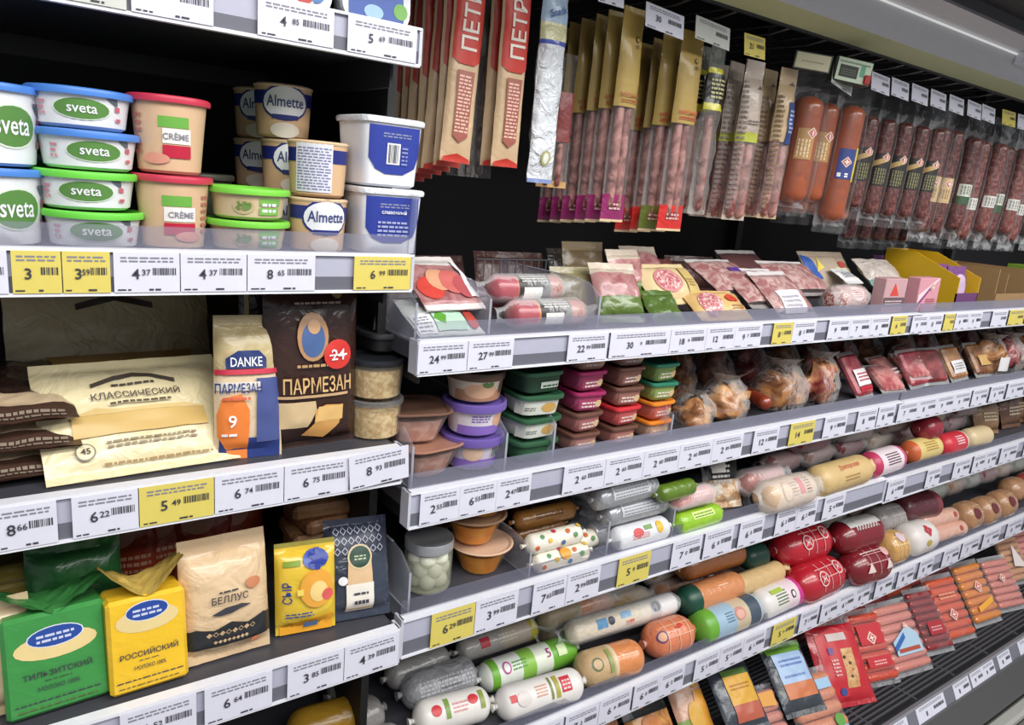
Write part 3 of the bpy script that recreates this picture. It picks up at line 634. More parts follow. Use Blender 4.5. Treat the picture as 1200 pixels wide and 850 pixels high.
thing('cheese_pack', 'kraft paper cheese bag with black zigzag band, in the middle of the fourth shelf', 'cheese', (0.228, .028, .971), (-10, 0, 1), pouch(.104, .155, .045, ((1, bel),), bds, seed=21, wr=.004, seal=(.012, .02)))
syr = (('p', ((-.034, .0), (.034, .0), (.034, .022), (.0, .018), (-.034, .012)), '#e9a52e'), ('t', 'СЫР', -.026, .06, .012, '#1f3f86', .028, 90), ('r', -.03, .094, -.008, .101, '#7f9a2e'), ('e', .012, .1, .017, .012, '#4a5fb0'), ('t', '✱', .014, .1, .026, '#2f3f94'), ('e', .012, .062, .022, .026, '#e6a540'), ('e', .014, .058, .012, .014, '#f0cf86'), ('e', .026, .052, .008, .008, '#d9605a'), ('l', -.028, .026, .008, .034, 2, '#2a4c94'), ('r', -.005, .008, .014, .017, '#6f93c0'), ('r', -.014, .056, -.006, .064, '#e7cf62'))
thing('cheese_pack', 'yellow cheese bag with blue cornflower and melon coloured circle, right of the kraft bag', 'cheese', (0.33, .035, .971), (-10, 0, -9), pouch(.078, .122, .03, ((.95, W('#e2bf3c', bump=.0025)), (1, W('#9a9040'))), syr, seed=22))
cof = (('r', -.035, .09, .035, .128, '#31384a'), ('t', '◇◇◇◇◇◇◇', 0, .121, .011, '#b9bccb', .068), ('t', '◇◇◇◇◇◇◇', 0, .108, .011, '#b9bccb', .068), ('t', '◇◇◇◇◇◇◇', 0, .095, .011, '#b9bccb', .068), ('p', ((-.021, .012), (.018, .012), (.016, .08), (.008, .098), (-.008, .098), (-.016, .08)), '#d8b68c'), ('r', -.02, .012, .018, .05, '#ece6da'), ('e', 0, .086, .017, .017, '#dcc99e'), ('e', 0, .086, .0145, .0145, '#2f4a3c'), ('l', -.008, .082, .008, .09, 2, '#b7c7a0'), ('e', -.024, .056, .006, .006, WH), ('l', -.01, .035, .01, .041, 1, INK), ('t', '■■■■', 0, .025, .005, INK, .02))
thing('cheese_wedge', 'dark navy patterned cheese wedge with round badge and white tag', 'cheese', (0.404, .03, .971), (-20, 0, -10), pouch(.088, .137, .034, ((.7, W('#3b4250', rough=.15, bump=.006)), (1, W('#343a4c', rough=.2))), cof, seed=23, wr=.003))
for i in range(5):
    thing('cheese_slab', 'brown wrapped cheese slab in the pile behind the navy wedge, %s from the bottom' % ORD[i + 1], 'cheese', (0.419 + .01 * (i % 2), .205, .9685 + .0235 * i), (0, 0, (-8, 4, -3, 6, -5)[i]), block(.115, .09, .0225, W(('#b98a62', '#a97a55')[i % 2], bump=.006), b=.006))
for i in range(4):
    thing('red_cheese_pack', 'dim red film cheese pack standing in the back row, %s from the left' % ORD[i + 1], 'cheese', (0.148 + .052 * i, .235 + .01 * (i % 2), .971), (-12, 0, (-6, 5, -3, 8)[i]), pouch(.085, .135, .04, ((1, W('#a8442c', rough=.25)),), (('e', -.01, .085, .022, .017, '#c98a72'), ('l', -.03, .03, .03, .06, 3, '#d8a080')), seed=31 + i, wr=.005))
for i in range(5):
    thing('cheese_slab', 'olive yellow wrapped cheese slab piled behind the green block, %s from the bottom' % ORD[i + 1], 'cheese', (0.053, .2, .9685 + .0235 * i), (0, 0, (5, -4, 3, -6, 2)[i]), block(.15, .1, .0225, W('#8d7d3c', bump=.006), b=.006))
thing('cheese_pack', 'green film cheese pack standing behind the green block', 'cheese', (0.076, .125, .971), (-5, 0, -5), pouch(.1, .14, .04, ((1, W('#2f6a38', rough=.3)),), seed=37, wr=.006))
thing('cheese_pack', 'beige cheese pouch cut by the left edge beside the green block', 'cheese', (-0.015, .035, .971), (-8, 0, 4), pouch(.085, .13, .03, ((1, W('#cdb692')),), seed=38))
# ---- lowest shelf of the left bay
thing('mortadella', 'yellow film mortadella with pinched tip on the lowest left shelf', 'sausage', (0.388, .06, .727), (0, 0, 4), sausage(.115, .036, ((1, W('#e0a62c', rough=.25)),), (), k=.9, clip='#c99a3a'))
thing('mortadella', 'second yellow film mortadella behind the front one', 'sausage', (0.411, .14, .722), (0, 0, -6), sausage(.13, .032, ((1, W('#b58a2c', rough=.25)),), (), k=.9, clip='#c99a3a'))
thing('boiled_sausage', 'pale olive wrapped sausage standing left of the yellow mortadella', 'sausage', (0.309, .06, .7215), (0, 0, 8), sausage(.1, .03, ((1, W('#a79c78', rough=.3)),), (), seed=2))
for i in range(3):
    thing('boiled_sausage', 'gray film sausage lying right of the yellow mortadella, %s' % ('in front', 'in the middle row', 'in the back row')[i], 'sausage', (0.466 , .05 + .075 * i, .7215), (0, 0, 10), sausage(.06, .03, ((1, W('#8a8684', rough=.25)),), (), seed=3 + i))
# ================= hanging snacks and sausages above the upper shelf ==============
HY = .105
JERK = MEAT('#6d3a34', '#b98078', 70); JERK2 = MEAT('#743f3a', '#c08c84', 45)
CLR = FILM(.05, '#e6e2e0', .005, 40, .14)
@cached
def stick_pack(w, h, T, bands, ds=(), sticks=2, smat=JERK, win=(.1, .6), seed=1, topw=1., wr=.002):
    """flat hanging pack, origin at its lower edge: card header, clear window with meat sticks, printed foot"""
    parts = list(pouch(w, h, T, bands, ds, seal=(.006, .03), seed=seed, wr=wr, topw=topw, sag=.3, nx=10))
    r = min(T * .36, w * .42 / sticks)
    L_ = (win[1] - win[0] + .08) * h
    for i in range(sticks):
        me = capsule(L_, r, smat, 8).copy(); me.transform(Matrix.Translation(((i - (sticks - 1) / 2) * r * 2.1, 0, (win[0] + win[1]) / 2 * h)) @ Matrix.Rotation(pi / 2, 4, 'Y'))
        parts.append(('meat_stick', me))
    return parts
def hang(name, label, cat, x, y, ztop, h, parts, yaw=0, lean=0, group=None, ry=0):
    return thing(name, label, cat, (x, y, ztop - h), (lean, ry, yaw), parts, group)
PET_T = W('#c9ad8a', bump=.003, rough=.35)
pet = (('p', ((-.021, .135), (-.012, .128), (.012, .128), (.021, .135), (.021, .3), (-.021, .3)), '#bf3a2f'), ('t', 'ПЕТРУХА', 0, .216, .0235, '#e6ddd0', .14, 90), ('p', ((-.011, .035), (0, .026), (.011, .035), (.013, .12), (-.013, .12)), '#9c5a4c'), ('l', -.010, .04, .010, .116, 16, '#e0b8a8'), ('p', ((-.021, .0), (.021, .0), (.02, .006), (0, .012), (-.02, .006)), '#bf3a2f'))
pp = pouch(.046, .31, .018, ((1, PET_T),), pet, seed=41, seal=(.006, .02), wr=.0022)
for i in range(7):
    y = HY + .026 * i
    hang('snack_pack', 'red and tan lettered snack pack on the leftmost peg, %s from the front' % ORD[i + 1], 'snack', 0.553 + .003 * (i % 2), y, 1.592 + .31 - .006 * i, .31, pp, yaw=(-4, 6, -3, 4, -6, 3, 0)[i], lean=-2, ry=(3, 2, 3, 1, 2, 1, 2)[i])
for i in range(2):
    hang('snack_pack', 'tan and red lettered snack pack on the second peg, %s' % ('in front', 'behind the front one')[i], 'snack', 0.636, HY + .03 * i, 1.593 + .31, .31, pp, yaw=(0, 5)[i])
SILV = W('#8b8a88', rough=.22, bump=.01)
for i in range(3):
    hang('snack_pack', 'gray wrinkled film snack pack between the red lettered ones, %s from the front' % ORD[i + 1], 'snack', 0.633, .165 + .03 * i, 1.575 + .29, .29, stick_pack(.04, .29, .018, ((1, CLR),), (('r', -.014, .17, .014, .23, '#5a564e'),), 1, MEAT('#55504c', '#9a928c', 60), (.05, .7), 42 + i, wr=.004), yaw=(-10, 8, -5)[i])
SLV = W('#d9dde2', rough=.2, bump=.012, scale=45)
hang('snack_pack', 'silvery white snack bag with green head and blue band', 'snack', 0.699, .1, 1.575 + .3, .3, pouch(.046, .3, .02, ((.02, W('#7f8cb8')), (.64, SLV), (.66, W('#4557a8')), (.74, W('#cfcda2', bump=.01)), (.86, W('#a5bcd4')), (1, W('#4c8a3e'))), (('t', 'Snack', 0, .237, .010, '#35579c', .03, 20), ('e', .002, .036, .008, .011, '#a8a66a'), ('e', .002, .036, .005, .008, '#d9dcd0')), seed=45, wr=.004))
for i in range(2):
    hang('snack_pack', 'clear snack pack with dark red card right of the silvery bag, %s' % ('in front', 'behind it')[i], 'snack', 0.764 , .14 + .03 * i, 1.57 + .2, .2, stick_pack(.034, .2, .016, ((.05, W('#c9a06a')), (.35, CLR), (.72, W('#7e3a38', rough=.4)), (1, CRINK)), (), 1, JERK, (.05, .4), 46 + i), yaw=-6)
KR = W('#b3974f', rough=.5, bump=.002); PUR = W('#8e2a62', rough=.35, bump=.006); REDB = W('#cf332e', rough=.35, bump=.006); OLI = W('#66712f', rough=.35, bump=.006)
def kraft(foot, x, y, zb, w, label, yaw=0, seed=1, hdr='#b0653e'):
    h = .325
    ds = (('@', 'printed_emblem'), ('e', .008, h * .86, .0045, .0045, '#5d5038'), ('e', .008, h * .86, .003, .003, '#b3974f'), ('l', .003, h * .82, .013, h * .838, 2, '#6d5f3e'), ('@', 'header_lettering'), ('t', 'мясные', 0, h * .605, .0065, hdr, w * .75), ('l', -w * .33, h * .57, w * .35, h * .59, 2, hdr), ('@', 'foot_lettering'), ('l', -w * .25, .02, w * .25, .033, 2, '#e0b8b8'))
    hang('meat_stick_pack', label, 'snack', x, y, zb + h, h, stick_pack(w, h, .022, ((.012, W('#d8bf98')), (.135, foot), (.55, CLR), (1, KR)), ds, 2, JERK2, (.1, .58), seed, wr=.0018, topw=.86), yaw=yaw)
for i in range(6):
    kraft(PUR, 0.857 - .002 * i, HY + .03 * i, 1.524 - .003 * i, .052, 'kraft headed meat stick pack with purple foot, %s from the front' % ORD[i + 1], (2, -5, 6, -4, 5, 0)[i], 50 + i % 3)
for i, (ft, nm, dx) in enumerate(((REDB, 'red', 0), (OLI, 'olive', -.008), (REDB, 'red', -.004), (REDB, 'red', -.008))):
    kraft(ft, 0.994 + dx, HY + .032 * i, 1.514 - .004 * i, .058, 'kraft headed meat stick pack with %s foot right of the purple feet, %s' % (nm, ('in front', 'second', 'third', 'rearmost')[i]), (-2, -10, 6, 0)[i], 54 + i % 3, '#c4553c')
SMK = FILM(.16, '#c9c2be', .007, 34, .16)
for i in range(2):
    hang('meat_stick_pack', 'clear meat snack bag with black and yellow card, %s' % ('in front', 'behind')[i], 'snack', 1.077, .12 + .035 * i, 1.545 + .29, .29, stick_pack(.05, .29, .024, ((.62, SMK), (.66, W('#d6cf3a')), (.83, W('#2a2a24')), (.86, W('#d6cf3a')), (1, FILM(.3, '#b4b8b0', .008))), (('l', -.016, .2, .016, .235, 5, '#d9d4a0'),), 1, JERK2, (.06, .55), 57 + i, wr=.005, topw=.8), yaw=(4, -6)[i])
GK = W('#b9aa9c', rough=.4, bump=.004)
for i in range(3):
    hang('dried_meat_pack', 'gray beige paper meat pouch with clear belly, %s from the front' % ORD[i + 1], 'snack', 1.162, HY + .04 * i, 1.54 + .28, .28, stick_pack(.056, .28, .03, ((.03, GK), (.5, SMK), (.56, W('#b2b84a')), (1, GK)), (('p', ((.004, .232), (.01, .238), (.016, .232)), '#5b544e'), ('l', -.012, .17, .014, .18, 2, '#6f665e'), ('l', -.026, .02, -.014, .25, 26, '#8a7f78')), 2, JERK2, (.05, .5), 59 + i, wr=.004, topw=.8), yaw=(-6, 4, -4)[i])
KB = W('#c0a682', rough=.45, bump=.003)
for i in range(3):
    hang('dried_meat_pack', 'kraft meat pouch with dark blue panel, %s from the front' % ORD[i + 1], 'snack', 1.262, HY + .04 * i, 1.547 + .275, .275, stick_pack(.05, .275, .028, ((.03, KB), (.52, SMK), (1, KB)), (('p', ((.002, .246), (.01, .252), (.018, .246)), '#5b544e'), ('r', .0, .14, .024, .215, '#27407c'), ('l', .003, .16, .02, .205, 6, '#aab4d0'), ('l', -.022, .02, -.012, .23, 24, '#8a7458')), 2, JERK2, (.05, .52), 62 + i, wr=.003, topw=.86), yaw=(-8, 4, -4)[i])
# ---- big sausages in clear film
def salami(label, u_x, y, ztop, L, r, cas, ds, yaw=-26, ry=0, seed=1, el=-6, grp=None):
    # casing from ztop down; film sleeve continues above
    return thing('hanging_sausage', label, 'sausage', (u_x, y, ztop - L / 2), (0, 90 + ry * .4, yaw), sausage(round(L, 3), round(r, 4), ((1, cas),), ds, end='sleeve', el=el, seed=seed), grp)
ORS = P('#9a4f30', .35, .001, 60, coat=.5); DKS = MEAT('#4f2522', '#8a564e', 120, thr=.56); DKS2 = MEAT('#6a3430', '#a06a62', 110, thr=.55)
EMB = lambda s, t, k=1: (('p', ((s - .011 * k, t), (s, t - .011 * k), (s + .011 * k, t), (s, t + .011 * k)), '#e4d3c4'), ('p', ((s - .008 * k, t), (s, t - .008 * k), (s + .008 * k, t), (s, t + .008 * k)), '#c23c3c'), ('r', s - .0015, t - .005 * k, s + .0015, t + .005 * k, '#f0e4dc'), ('r', s - .005 * k, t - .0015, s + .005 * k, t + .0015, '#f0e4dc'))
sd1 = (('r', -.04, -.022, .018, .012, '#b58a52'), ('l', -.02, -.018, .014, .008, 4, '#e2cfa8')) + EMB(-.032, .006)
sd2 = (('r', -.03, -.02, .03, .016, '#2d3f86'), ('r', -.034, .016, .034, .024, '#dcc43a'), ('l', .018, -.016, .026, .012, 2, WH)) + EMB(-.004, -.002)
salami('thick orange brown sausage with tan label, leftmost of the big ones', 1.333, .15, 1.775, .2, .021, ORS, sd1, ry=3, seed=1)
salami('thick orange brown sausage with tan label and red emblem, second of the big ones', 1.345, .112, 1.785, .205, .028, ORS, sd1, ry=4, seed=2)
salami('thick orange brown sausage with tan label, third of the big ones', 1.434, .13, 1.785, .2, .024, ORS, sd1, ry=4, seed=3)
salami('thick orange brown sausage with blue and yellow label', 1.482, .105, 1.785, .235, .0265, ORS, sd2, ry=5, seed=4)
salami('second blue labelled thick sausage behind the front one', 1.597, .16, 1.775, .225, .0225, ORS, sd2, ry=4, seed=5)
for i in range(4): salami('thick brown sausage in the rear row behind the big ones, %s from the left' % ORD[i + 1], 1.489 + .055 * i, .225, 1.76, .2, .021, ORS, (), ry=3, seed=6 + i)
bd = (('r', -.03, -.022, .04, .022, '#241f1e'), ('p', ((-.03, .022), (-.02, .022), (.0, -.022), (-.012, -.022)), '#c9a868'), ('l', .002, -.014, .036, .012, 5, '#8f8a5c')) + EMB(-.022, .004, .9)
for i in range(5):
    salami('thin dark sausage with black label and gold stripe, %s from the left' % ORD[i + 1], 1.597 + .062 * i, .13 - .006 * i, 1.78, .21 - .012 * (i == 0), .0185, DKS, bd, ry=5, seed=11 + i)
for i in range(5): salami('thin dark sausage in the rear row behind the black labels, %s from the left' % ORD[i + 1], 1.772 + .066 * i, .23, 1.75, .24, .018, DKS, (), ry=4, seed=16 + i)
cd = (('r', -.01, -.022, .05, .022, '#cdb083'), ('l', .018, -.014, .04, .01, 4, '#8b7350')) + EMB(.004, .002, 1)
for i in range(3):
    salami('dark sausage with cream label and red emblem, %s from the left' % ORD[i + 1], 1.904 + .064 * (i - (i == 2) * .2), .125 + .06 * (i == 2), 1.79, .25, .0205, DKS, cd, ry=5, seed=21 + i)
gd = (('r', .0, -.02, .03, .02, '#d5d8cc'), ('r', .03, -.02, .05, .02, '#3c5b3c'), ('l', .004, -.014, .026, .014, 4, '#7b8471'))
wd_ = (('r', .02, -.02, .05, .02, '#dcdcd6'), ('l', .024, -.014, .046, .014, 4, '#8a8a84'))
for i in range(9):
    g = i % 3 == 0
    salami('mottled sausage with %s label in the far right row, %s from the left' % ('green and white' if g else 'white', ORD[i + 1]), 2.08 + .075 * i, .13 + .012 * (i % 2), 1.785, .235 + .02 * (i % 2), .021, (DKS, DKS2, DKS2)[i % 3], gd if g else wd_, ry=5, seed=31 + i)
for i in range(7): salami('dark sausage behind the far right row, %s from the left' % ORD[i + 1], 2.213 + .08 * i, .235, 1.76, .24, .02, DKS, (), ry=4, seed=41 + i)
# ---- peg hooks with price plates
WIRE = P('#9a9ca0', .3, metal=.8)
def peg(x, label, tagc=None, wd=.055, z=1.86, tz=None, yt=.07, price='', tilt=0):
    r = thing('peg_hook', label, 'hook', (x, .555, z + .03))
    q = MB(); q.tube([(0, 0, 0), (0, -.2, 0), (0, -.40, -.004), (0, -.455, .004), (0, -.468, .014)], .0022, WIRE, 6); q.tube([(.016, 0, .016), (.016, -.3, .016), (.016, yt - .55, .012)], .0018, WIRE, 6); ob('prong', q.mesh('prong', 60), r)
    if tagc:
        t = ob('price_label', tag_mesh(wd, .036, price, tagc), r, (.008, yt - .555, (tz or z - .03) - z - .03), (radians(-10), radians(tilt), 0)); t['label'] = '%s price plate' % {'w': 'white', 'y': 'yellow', 'g': 'pale gray'}[tagc]
    return r
peg(0.538, 'peg hook of the leftmost red lettered snacks'); peg(0.616, 'peg hook of the second red lettered snacks')
peg(0.681, 'peg hook behind the silvery bag')
peg(0.769, 'peg hook of the purple footed packs', 'w', .05, tz=1.833)
peg(0.883, 'peg hook of the red footed packs', 'w', .085, tz=1.815, price='30', tilt=4)
peg(0.994, 'peg hook of the black and yellow card pack', 'g', .085, tz=1.817, tilt=4)
peg(1.104, 'peg hook with the yellow price plate above the kraft pouches', 'y', .056, tz=1.815, price='21')
peg(1.255, 'bare wire peg hook left of the small display box')
peg(1.373, 'peg hook with a plate hanging askew below the display box', 'g', .075, tz=1.80, tilt=12)
for i, (u, v, c) in enumerate(((1032, 90, 'w'), (1056, 94, 'w'), (1079, 101, 'w'), (1101, 106, 'g'), (1122, 114, 'w'), (1143, 120, 'w'), (1160, 124, 'w'))):
    peg((1.509, 1.586, 1.668, 1.749, 1.834, 1.922, 1.996)[i], '%s white plated peg hook to the right of the small display box' % ORD[i + 1], 'w', .07, tz=1.812, tilt=3)
peg(2.108, 'peg hook with the yellow plate at the far right', 'y', .075, tz=1.815)
peg(2.2, 'peg hook with a white plate cut by the right edge', 'w', .08, tz=1.815)
# ---- small electronic display box under the canopy
r = thing('display_box', 'small pale green electronic display box with dark screen and red button under the canopy', 'device', (1.385, .06, 1.81), (0, 5, -26), scale=(.72, .72, .72))
q = MB(); q.bevbox(-.055, -.012, 0, .055, .02, .062, .004, P('#3c4038', .4)); ob('housing', q.mesh('housing', 30), r)
q = MB(); decals(q, lambda s, t, off: (s, -.012 - off, t), (('r', -.05, .003, .05, .059, '#cfe0c4'), ('r', -.042, .012, .012, .042, '#2a302a'), ('l', -.036, .018, .006, .036, 3, '#5c6a58'), ('r', .018, .02, .032, .05, '#69b08a'), ('l', -.045, .048, .045, .055, 1, '#7a8c76'), ('l', .016, .008, .03, .016, 2, '#e8efe4'))); ob('front_plate', q.mesh('front_plate', 0, weld=False), r)
q = MB(); q.bevbox(.032, -.018, .004, .052, -.012, .028, .003, P('#b8322e', .4)); ob('button', q.mesh('button', 30), r)['label'] = 'red button'
r = thing('display_card', 'beige card beside the small electronic display box under the canopy', 'card', (1.275, .07, 1.818), (0, 5, -38), scale=(.68, .68, .68))
q = MB(); q.box(-.05, -.002, 0, .05, .002, .045, P('#3c3c36', .5)); ob('backing', q.mesh('backing', 0), r)
q = MB(); decals(q, lambda s, t, off: (s, -.002 - off, t), (('r', -.046, .003, .046, .042, '#c9c4a2'), ('l', -.03, .02, .03, .026, 1, '#8f8a70'))); ob('card_face', q.mesh('card_face', 0, weld=False), r)
# ================= upper shelf of the middle bay (packs of sliced meat) ==================
Z1 = 1.3615
PINK = MEAT('#9c6666', '#c9aaa6', 60); HAM = MEAT('#985a5e', '#b98a88', 40); SALM = MEAT('#9c4a46', '#e2c4b8', 200, thr=.52, width=.05)
def flat(name, label, cat, x, y, z, w, h, T, bands, ds=(), lean=-60, yaw=0, seed=1, wr=.003, back=None, group=None):
    return thing(name, label, cat, (x, y, z + .002), (lean, 0, yaw), pouch(w, h, T, bands, ds, seed=seed, wr=wr, back=back), group)
TRAYF = FILM(.12, '#e8e4e4', .003, 30)
flat('sliced_meat_pack', 'flat pack of sliced salami with round red slices, leftmost on the upper shelf', 'meat', 0.547, .06, Z1 + .03, .1, .115, .012, ((.1, W('#e8e2e0')), (.8, HAM), (1, W('#e2dcd8'))), (('e', -.026, .04, .02, .022, '#d0483e'), ('e', -.006, .055, .02, .022, '#d9a07e'), ('e', .014, .05, .02, .024, '#c96a64'), ('e', .03, .04, .017, .022, '#b5565a'), ('p', ((.034, .02), (.048, .02), (.042, .1), (.036, .1)), '#e9e6ea')), -58, 4, 71)
flat('sliced_meat_pack', 'white pack with green leaf print lying in front of the salami slices', 'meat', 0.526, .03, Z1, .105, .09, .014, ((1, W('#dfe6e0')),), (('r', -.05, .005, -.022, .045, '#eceef2'), ('l', -.047, .01, -.026, .04, 5, '#8e9098'), ('r', -.02, .01, .03, .05, '#b9d9c4'), ('p', ((-.02, .03), (-.01, .045), (.002, .035), (-.006, .018)), '#5fa03a'), ('e', .042, .03, .01, .02, '#b8483e')), -66, 2, 72)
bsd = (('r', -.024, -.034, .034, .034, '#1a191a'), ('l', -.018, .004, .03, .026, 5, '#cfcac4'), ('r', -.016, -.022, .018, -.004, '#eceae6'))
bs = ((.30, MEAT('#b0525c', '#d99a98', 30, thr=.6)), (.45, P('#c87a44', .3, coat=.5)), (1, P('#a44c36', .3, coat=.5)))
lay('smoked_sausage', 'pink cut smoked sausage with black label, upper of the two', 'sausage', (0.602, .085, 0.757, .085), Z1 + .0572, .02, sausage(.13, .02, bs, bsd, el=25, k=.5, end='film', seed=2))
lay('smoked_sausage', 'pink cut smoked sausage with black label, lower of the two', 'sausage', (0.611, .058, 0.794, .058), Z1 + .0225, .0215, sausage(.14, .0215, bs, bsd, el=25, k=.5, end='film', seed=3))
lay('smoked_sausage', 'pink smoked sausage with orange rind behind the black label pair', 'sausage', (0.653, .15, 0.808, .15), Z1 + .0225, .021, sausage(.13, .021, bs, (), el=25, k=.5, end='film', seed=4))
def acryl(label, x, y0, y1, z, h, name='shelf_divider', slope=.0):
    q = MB(); n = 10
    pts = [(y0, 0), (y0, h * .72), (y0 + .03, h * .95), (y0 + .06, h), (y1, h), (y1, 0)]
    vs = [(sx, a - y0, b) for sx in (-.0012, .0012) for a, b in pts]; m = len(pts)
    q.add(vs, [tuple(range(m - 1, -1, -1)), tuple(range(m, 2 * m))] + [(i, (i + 1) % m, m + (i + 1) % m, m + i) for i in range(m)], ACRYL)
    q.box(-.0016, 0, 0, .0016, .0012, h * .72, P('#b9bcc8', .2)); q.box(-.0016, .058, h - .0012, .0016, y1 - y0, h, P('#b9bcc8', .2))
    o = ob(name, q.mesh('divider', 0)); o.location = (x, y0, z); tag(o, label, 'divider'); return o
acryl('clear rounded divider right of the black label sausages', 0.776, .02, .3, Z1, .075)
acryl('clear divider at the left end of the upper middle shelf', 0.461, .02, .3, Z1, .07)
acryl('clear divider between the sliced salami and the black label sausages', 0.589, .04, .3, Z1, .07)
wr_ = thing('wire_divider', 'low clear comb-like wire rack behind the black label sausages', 'divider', (0.67, .21, Z1))
q = MB(); q.tube([(0, 0, 0), (0, 0, .085), (.16, 0, .085), (.16, 0, 0)], .0018, WIRE, 6); ob('frame', q.mesh('frame', 60), wr_)
q = MB(); q.tube([(0, 0, 0), (0, 0, .085)], .0013, WIRE, 5); bw = q.mesh('bar', 60)
for i in range(9): ob('bar', bw, wr_, (.016 * (i + 1), 0, 0))
flat('kraft_pouch', 'dim kraft pouch standing at the back right of the wire rack', 'meat', 0.94, .24, Z1, .11, .115, .02, ((.86, W('#7d6c50')), (1, W('#a59475'))), (), -12, 6, 73)
flat('kraft_pouch', 'tan olive pouch leaning behind the clear rounded divider', 'meat', 0.823, .12, Z1, .10, .085, .02, ((1, W('#8c8460')),), (('p', ((.0, .0), (.05, .0), (.05, .04)), '#6a8048'),), -20, -4, 74)
for i, (u, col, rot) in enumerate(((728, 0, -35), (742, 1, -28), (757, 0, -40))):
    flat('ham_pack', 'clear pack of ham slices with olive seal, %s from the left beside the clear divider' % ORD[i + 1], 'meat', (0.871, 0.957, 1.061)[i], (.06, .12, .18)[i], Z1 + .012 * i, .09, .11, .03, ((.4, W('#5d7436', bump=.006)) if i < 2 else (.2, W('#a89c80')), (.8, HAM), (1, W('#cdbfae'))), (), rot, (-10, 8, -4)[i], 75 + i, .005)
flat('ham_pack', 'dark reddish pack of meat slices on the rear right of the olive seals', 'meat', 1.137, .21, Z1, .12, .1, .02, ((1, W('#6f3f3c', bump=.006)),), (), -35, 5, 79)
def roll(label, g, z, r, L, bands, ds, seed, name='sliced_sausage_pack', end='film', el=35, k=.5):
    return lay(name, label, 'sausage', g, z, r, sausage(L, r, bands, ds, end=end, el=el, seed=seed, k=k))
CRM = W('#ddc79a', bump=.003)
flat('sliced_sausage_pack', 'cream sausage bag with pink slice window and green end', 'sausage', 1.042, .09, Z1 + .022, .15, .1, .034, ((1, CRM),), (('e', -.02, .045, .034, .026, '#c77f80'), ('e', -.02, .045, .029, .021, MEAT('#b8606a', '#e8c8c0', 200, thr=.52, width=.05)), ('r', .025, .01, .055, .075, '#c9b070'), ('l', .03, .03, .05, .05, 3, '#9a7f48')), -52, 3, 81)
flat('olive_pack', 'olive green crumpled pack in front of the cream sausage bag', 'meat', 0.951, .03, Z1, .07, .075, .016, ((1, W('#4f6b2c', bump=.01)),), (), -50, -8, 82, .006)
flat('sliced_sausage_pack', 'cream and orange sausage bag with pink slices lying at the front', 'sausage', 1.107, .035, Z1, .13, .085, .032, ((1, W('#dcb77a', bump=.003)),), (('e', -.028, .035, .026, .026, MEAT('#b8606a', '#e8c8c0', 200, thr=.52, width=.05)), ('e', .03, .045, .016, .010, '#c8452e'), ('l', .02, .02, .05, .03, 2, '#a0703c')), -60, -6, 83)
for i in range(5):
    u = (866, 906, 930, 885, 935)[i]
    flat('flat_meat_pack', ('clear flat pack with purple label on the second layer', 'clear flat pack with white and purple label', 'clear pack with a white sticker at the front edge', 'dim clear flat pack behind the purple labels', 'clear flat pack of pink slices beside the purple salami')[i], 'meat',
         (1.249, 1.29, 1.32, 1.46, 1.462)[i], (.11, .06, .03, .22, .1)[i], Z1 + (.03, .015, 0, .02, .03)[i], (.15, .16, .13, .16, .15)[i], .125, .03, ((.12, CLR), (.9, PINK if i != 3 else W('#6d4a4a')), (1, W('#d8d4d4'))), ((('r', .0, .03, .045, .075, '#5a3a8c'), ('r', .045, .03, .065, .075, '#a85a50'), ('l', .006, .04, .04, .066, 2, '#cfc6e0')) if i in (0, 1) else (('r', -.045, .01, .03, .06, '#e6e2ea'), ('l', -.04, .02, .02, .05, 3, '#a8a4b0')) if i == 2 else ()), (-62, -60, -52, -50, -62)[i], (4, -3, 2, 6, -4)[i], 84 + i)
roll('mottled salami with white speckled label left of the pink cartons', (1.409,0.049,1.637,0.079), 1.392, .029, .125, ((1, SALM),), (('e', 0, 0, .03, .018, '#e6c6c2'), ('l', -.022, -.01, .022, .01, 4, '#b0605c')), 5)
def carton(label, x, y, z, w, h, d, col, ds, yaw=0, lean=0, nm='carton'):
    return thing(nm, label, 'box', (x, y, z), (lean, 0, yaw), block(w, d, h, P(col, .4), ds, b=.0015))
carton('pink carton with red peak and gray band, left of the two pink cartons', 1.67, .05, Z1, .085, .078, .03, '#c9a0a4', (('p', ((-.02, .04), (-.006, .068), (.014, .04)), '#d84a3e'), ('r', -.042, .016, .042, .036, '#6d5a60'), ('l', -.036, .02, .03, .032, 2, '#d8c8c8')), -2, nm='meat_carton')
carton('pink carton with white slanting band and red emblem, right of the two pink cartons', 1.81, .045, Z1, .095, .08, .03, '#d99aa6', (('p', ((-.047, .02), (-.047, .04), (.03, .078), (.04, .078)), '#eed6da'), ('p', ((-.047, .01), (-.047, .02), (.01, .066), (.014, .062)), '#8a3a80'), ('l', -.01, .02, .035, .034, 3, '#a8505c')) + EMB(.012, .058, 1), 0, nm='meat_carton')
flat('back_pack', 'flat pack with blue and yellow corner on the rear layer under the hanging sausages', 'meat', 1.708, .2, Z1 + .03, .2, .1, .014, ((1, W('#b9a894')),), (('@', 'blue_print'), ('p', ((-.098, .02), (-.05, .02), (-.07, .08), (-.098, .09)), '#3358a4'), ('@', 'yellow_print'), ('p', ((-.06, .04), (-.04, .08), (-.03, .05)), '#dcc85a'), ('@', 'red_print'), ('e', .06, .06, .016, .01, '#b84a44'), ('@', 'pale_print'), ('r', .02, .03, .09, .05, '#cfc7a4')), -38, 2, 91)
flat('back_pack', 'white price sticker pack lying among the rear layer', 'meat', 1.724, .16, Z1 + .045, .08, .06, .01, ((1, W('#e6e6e8')),), (('l', -.03, .02, .02, .04, 3, '#8a8a92'),), -62, 6, 92)
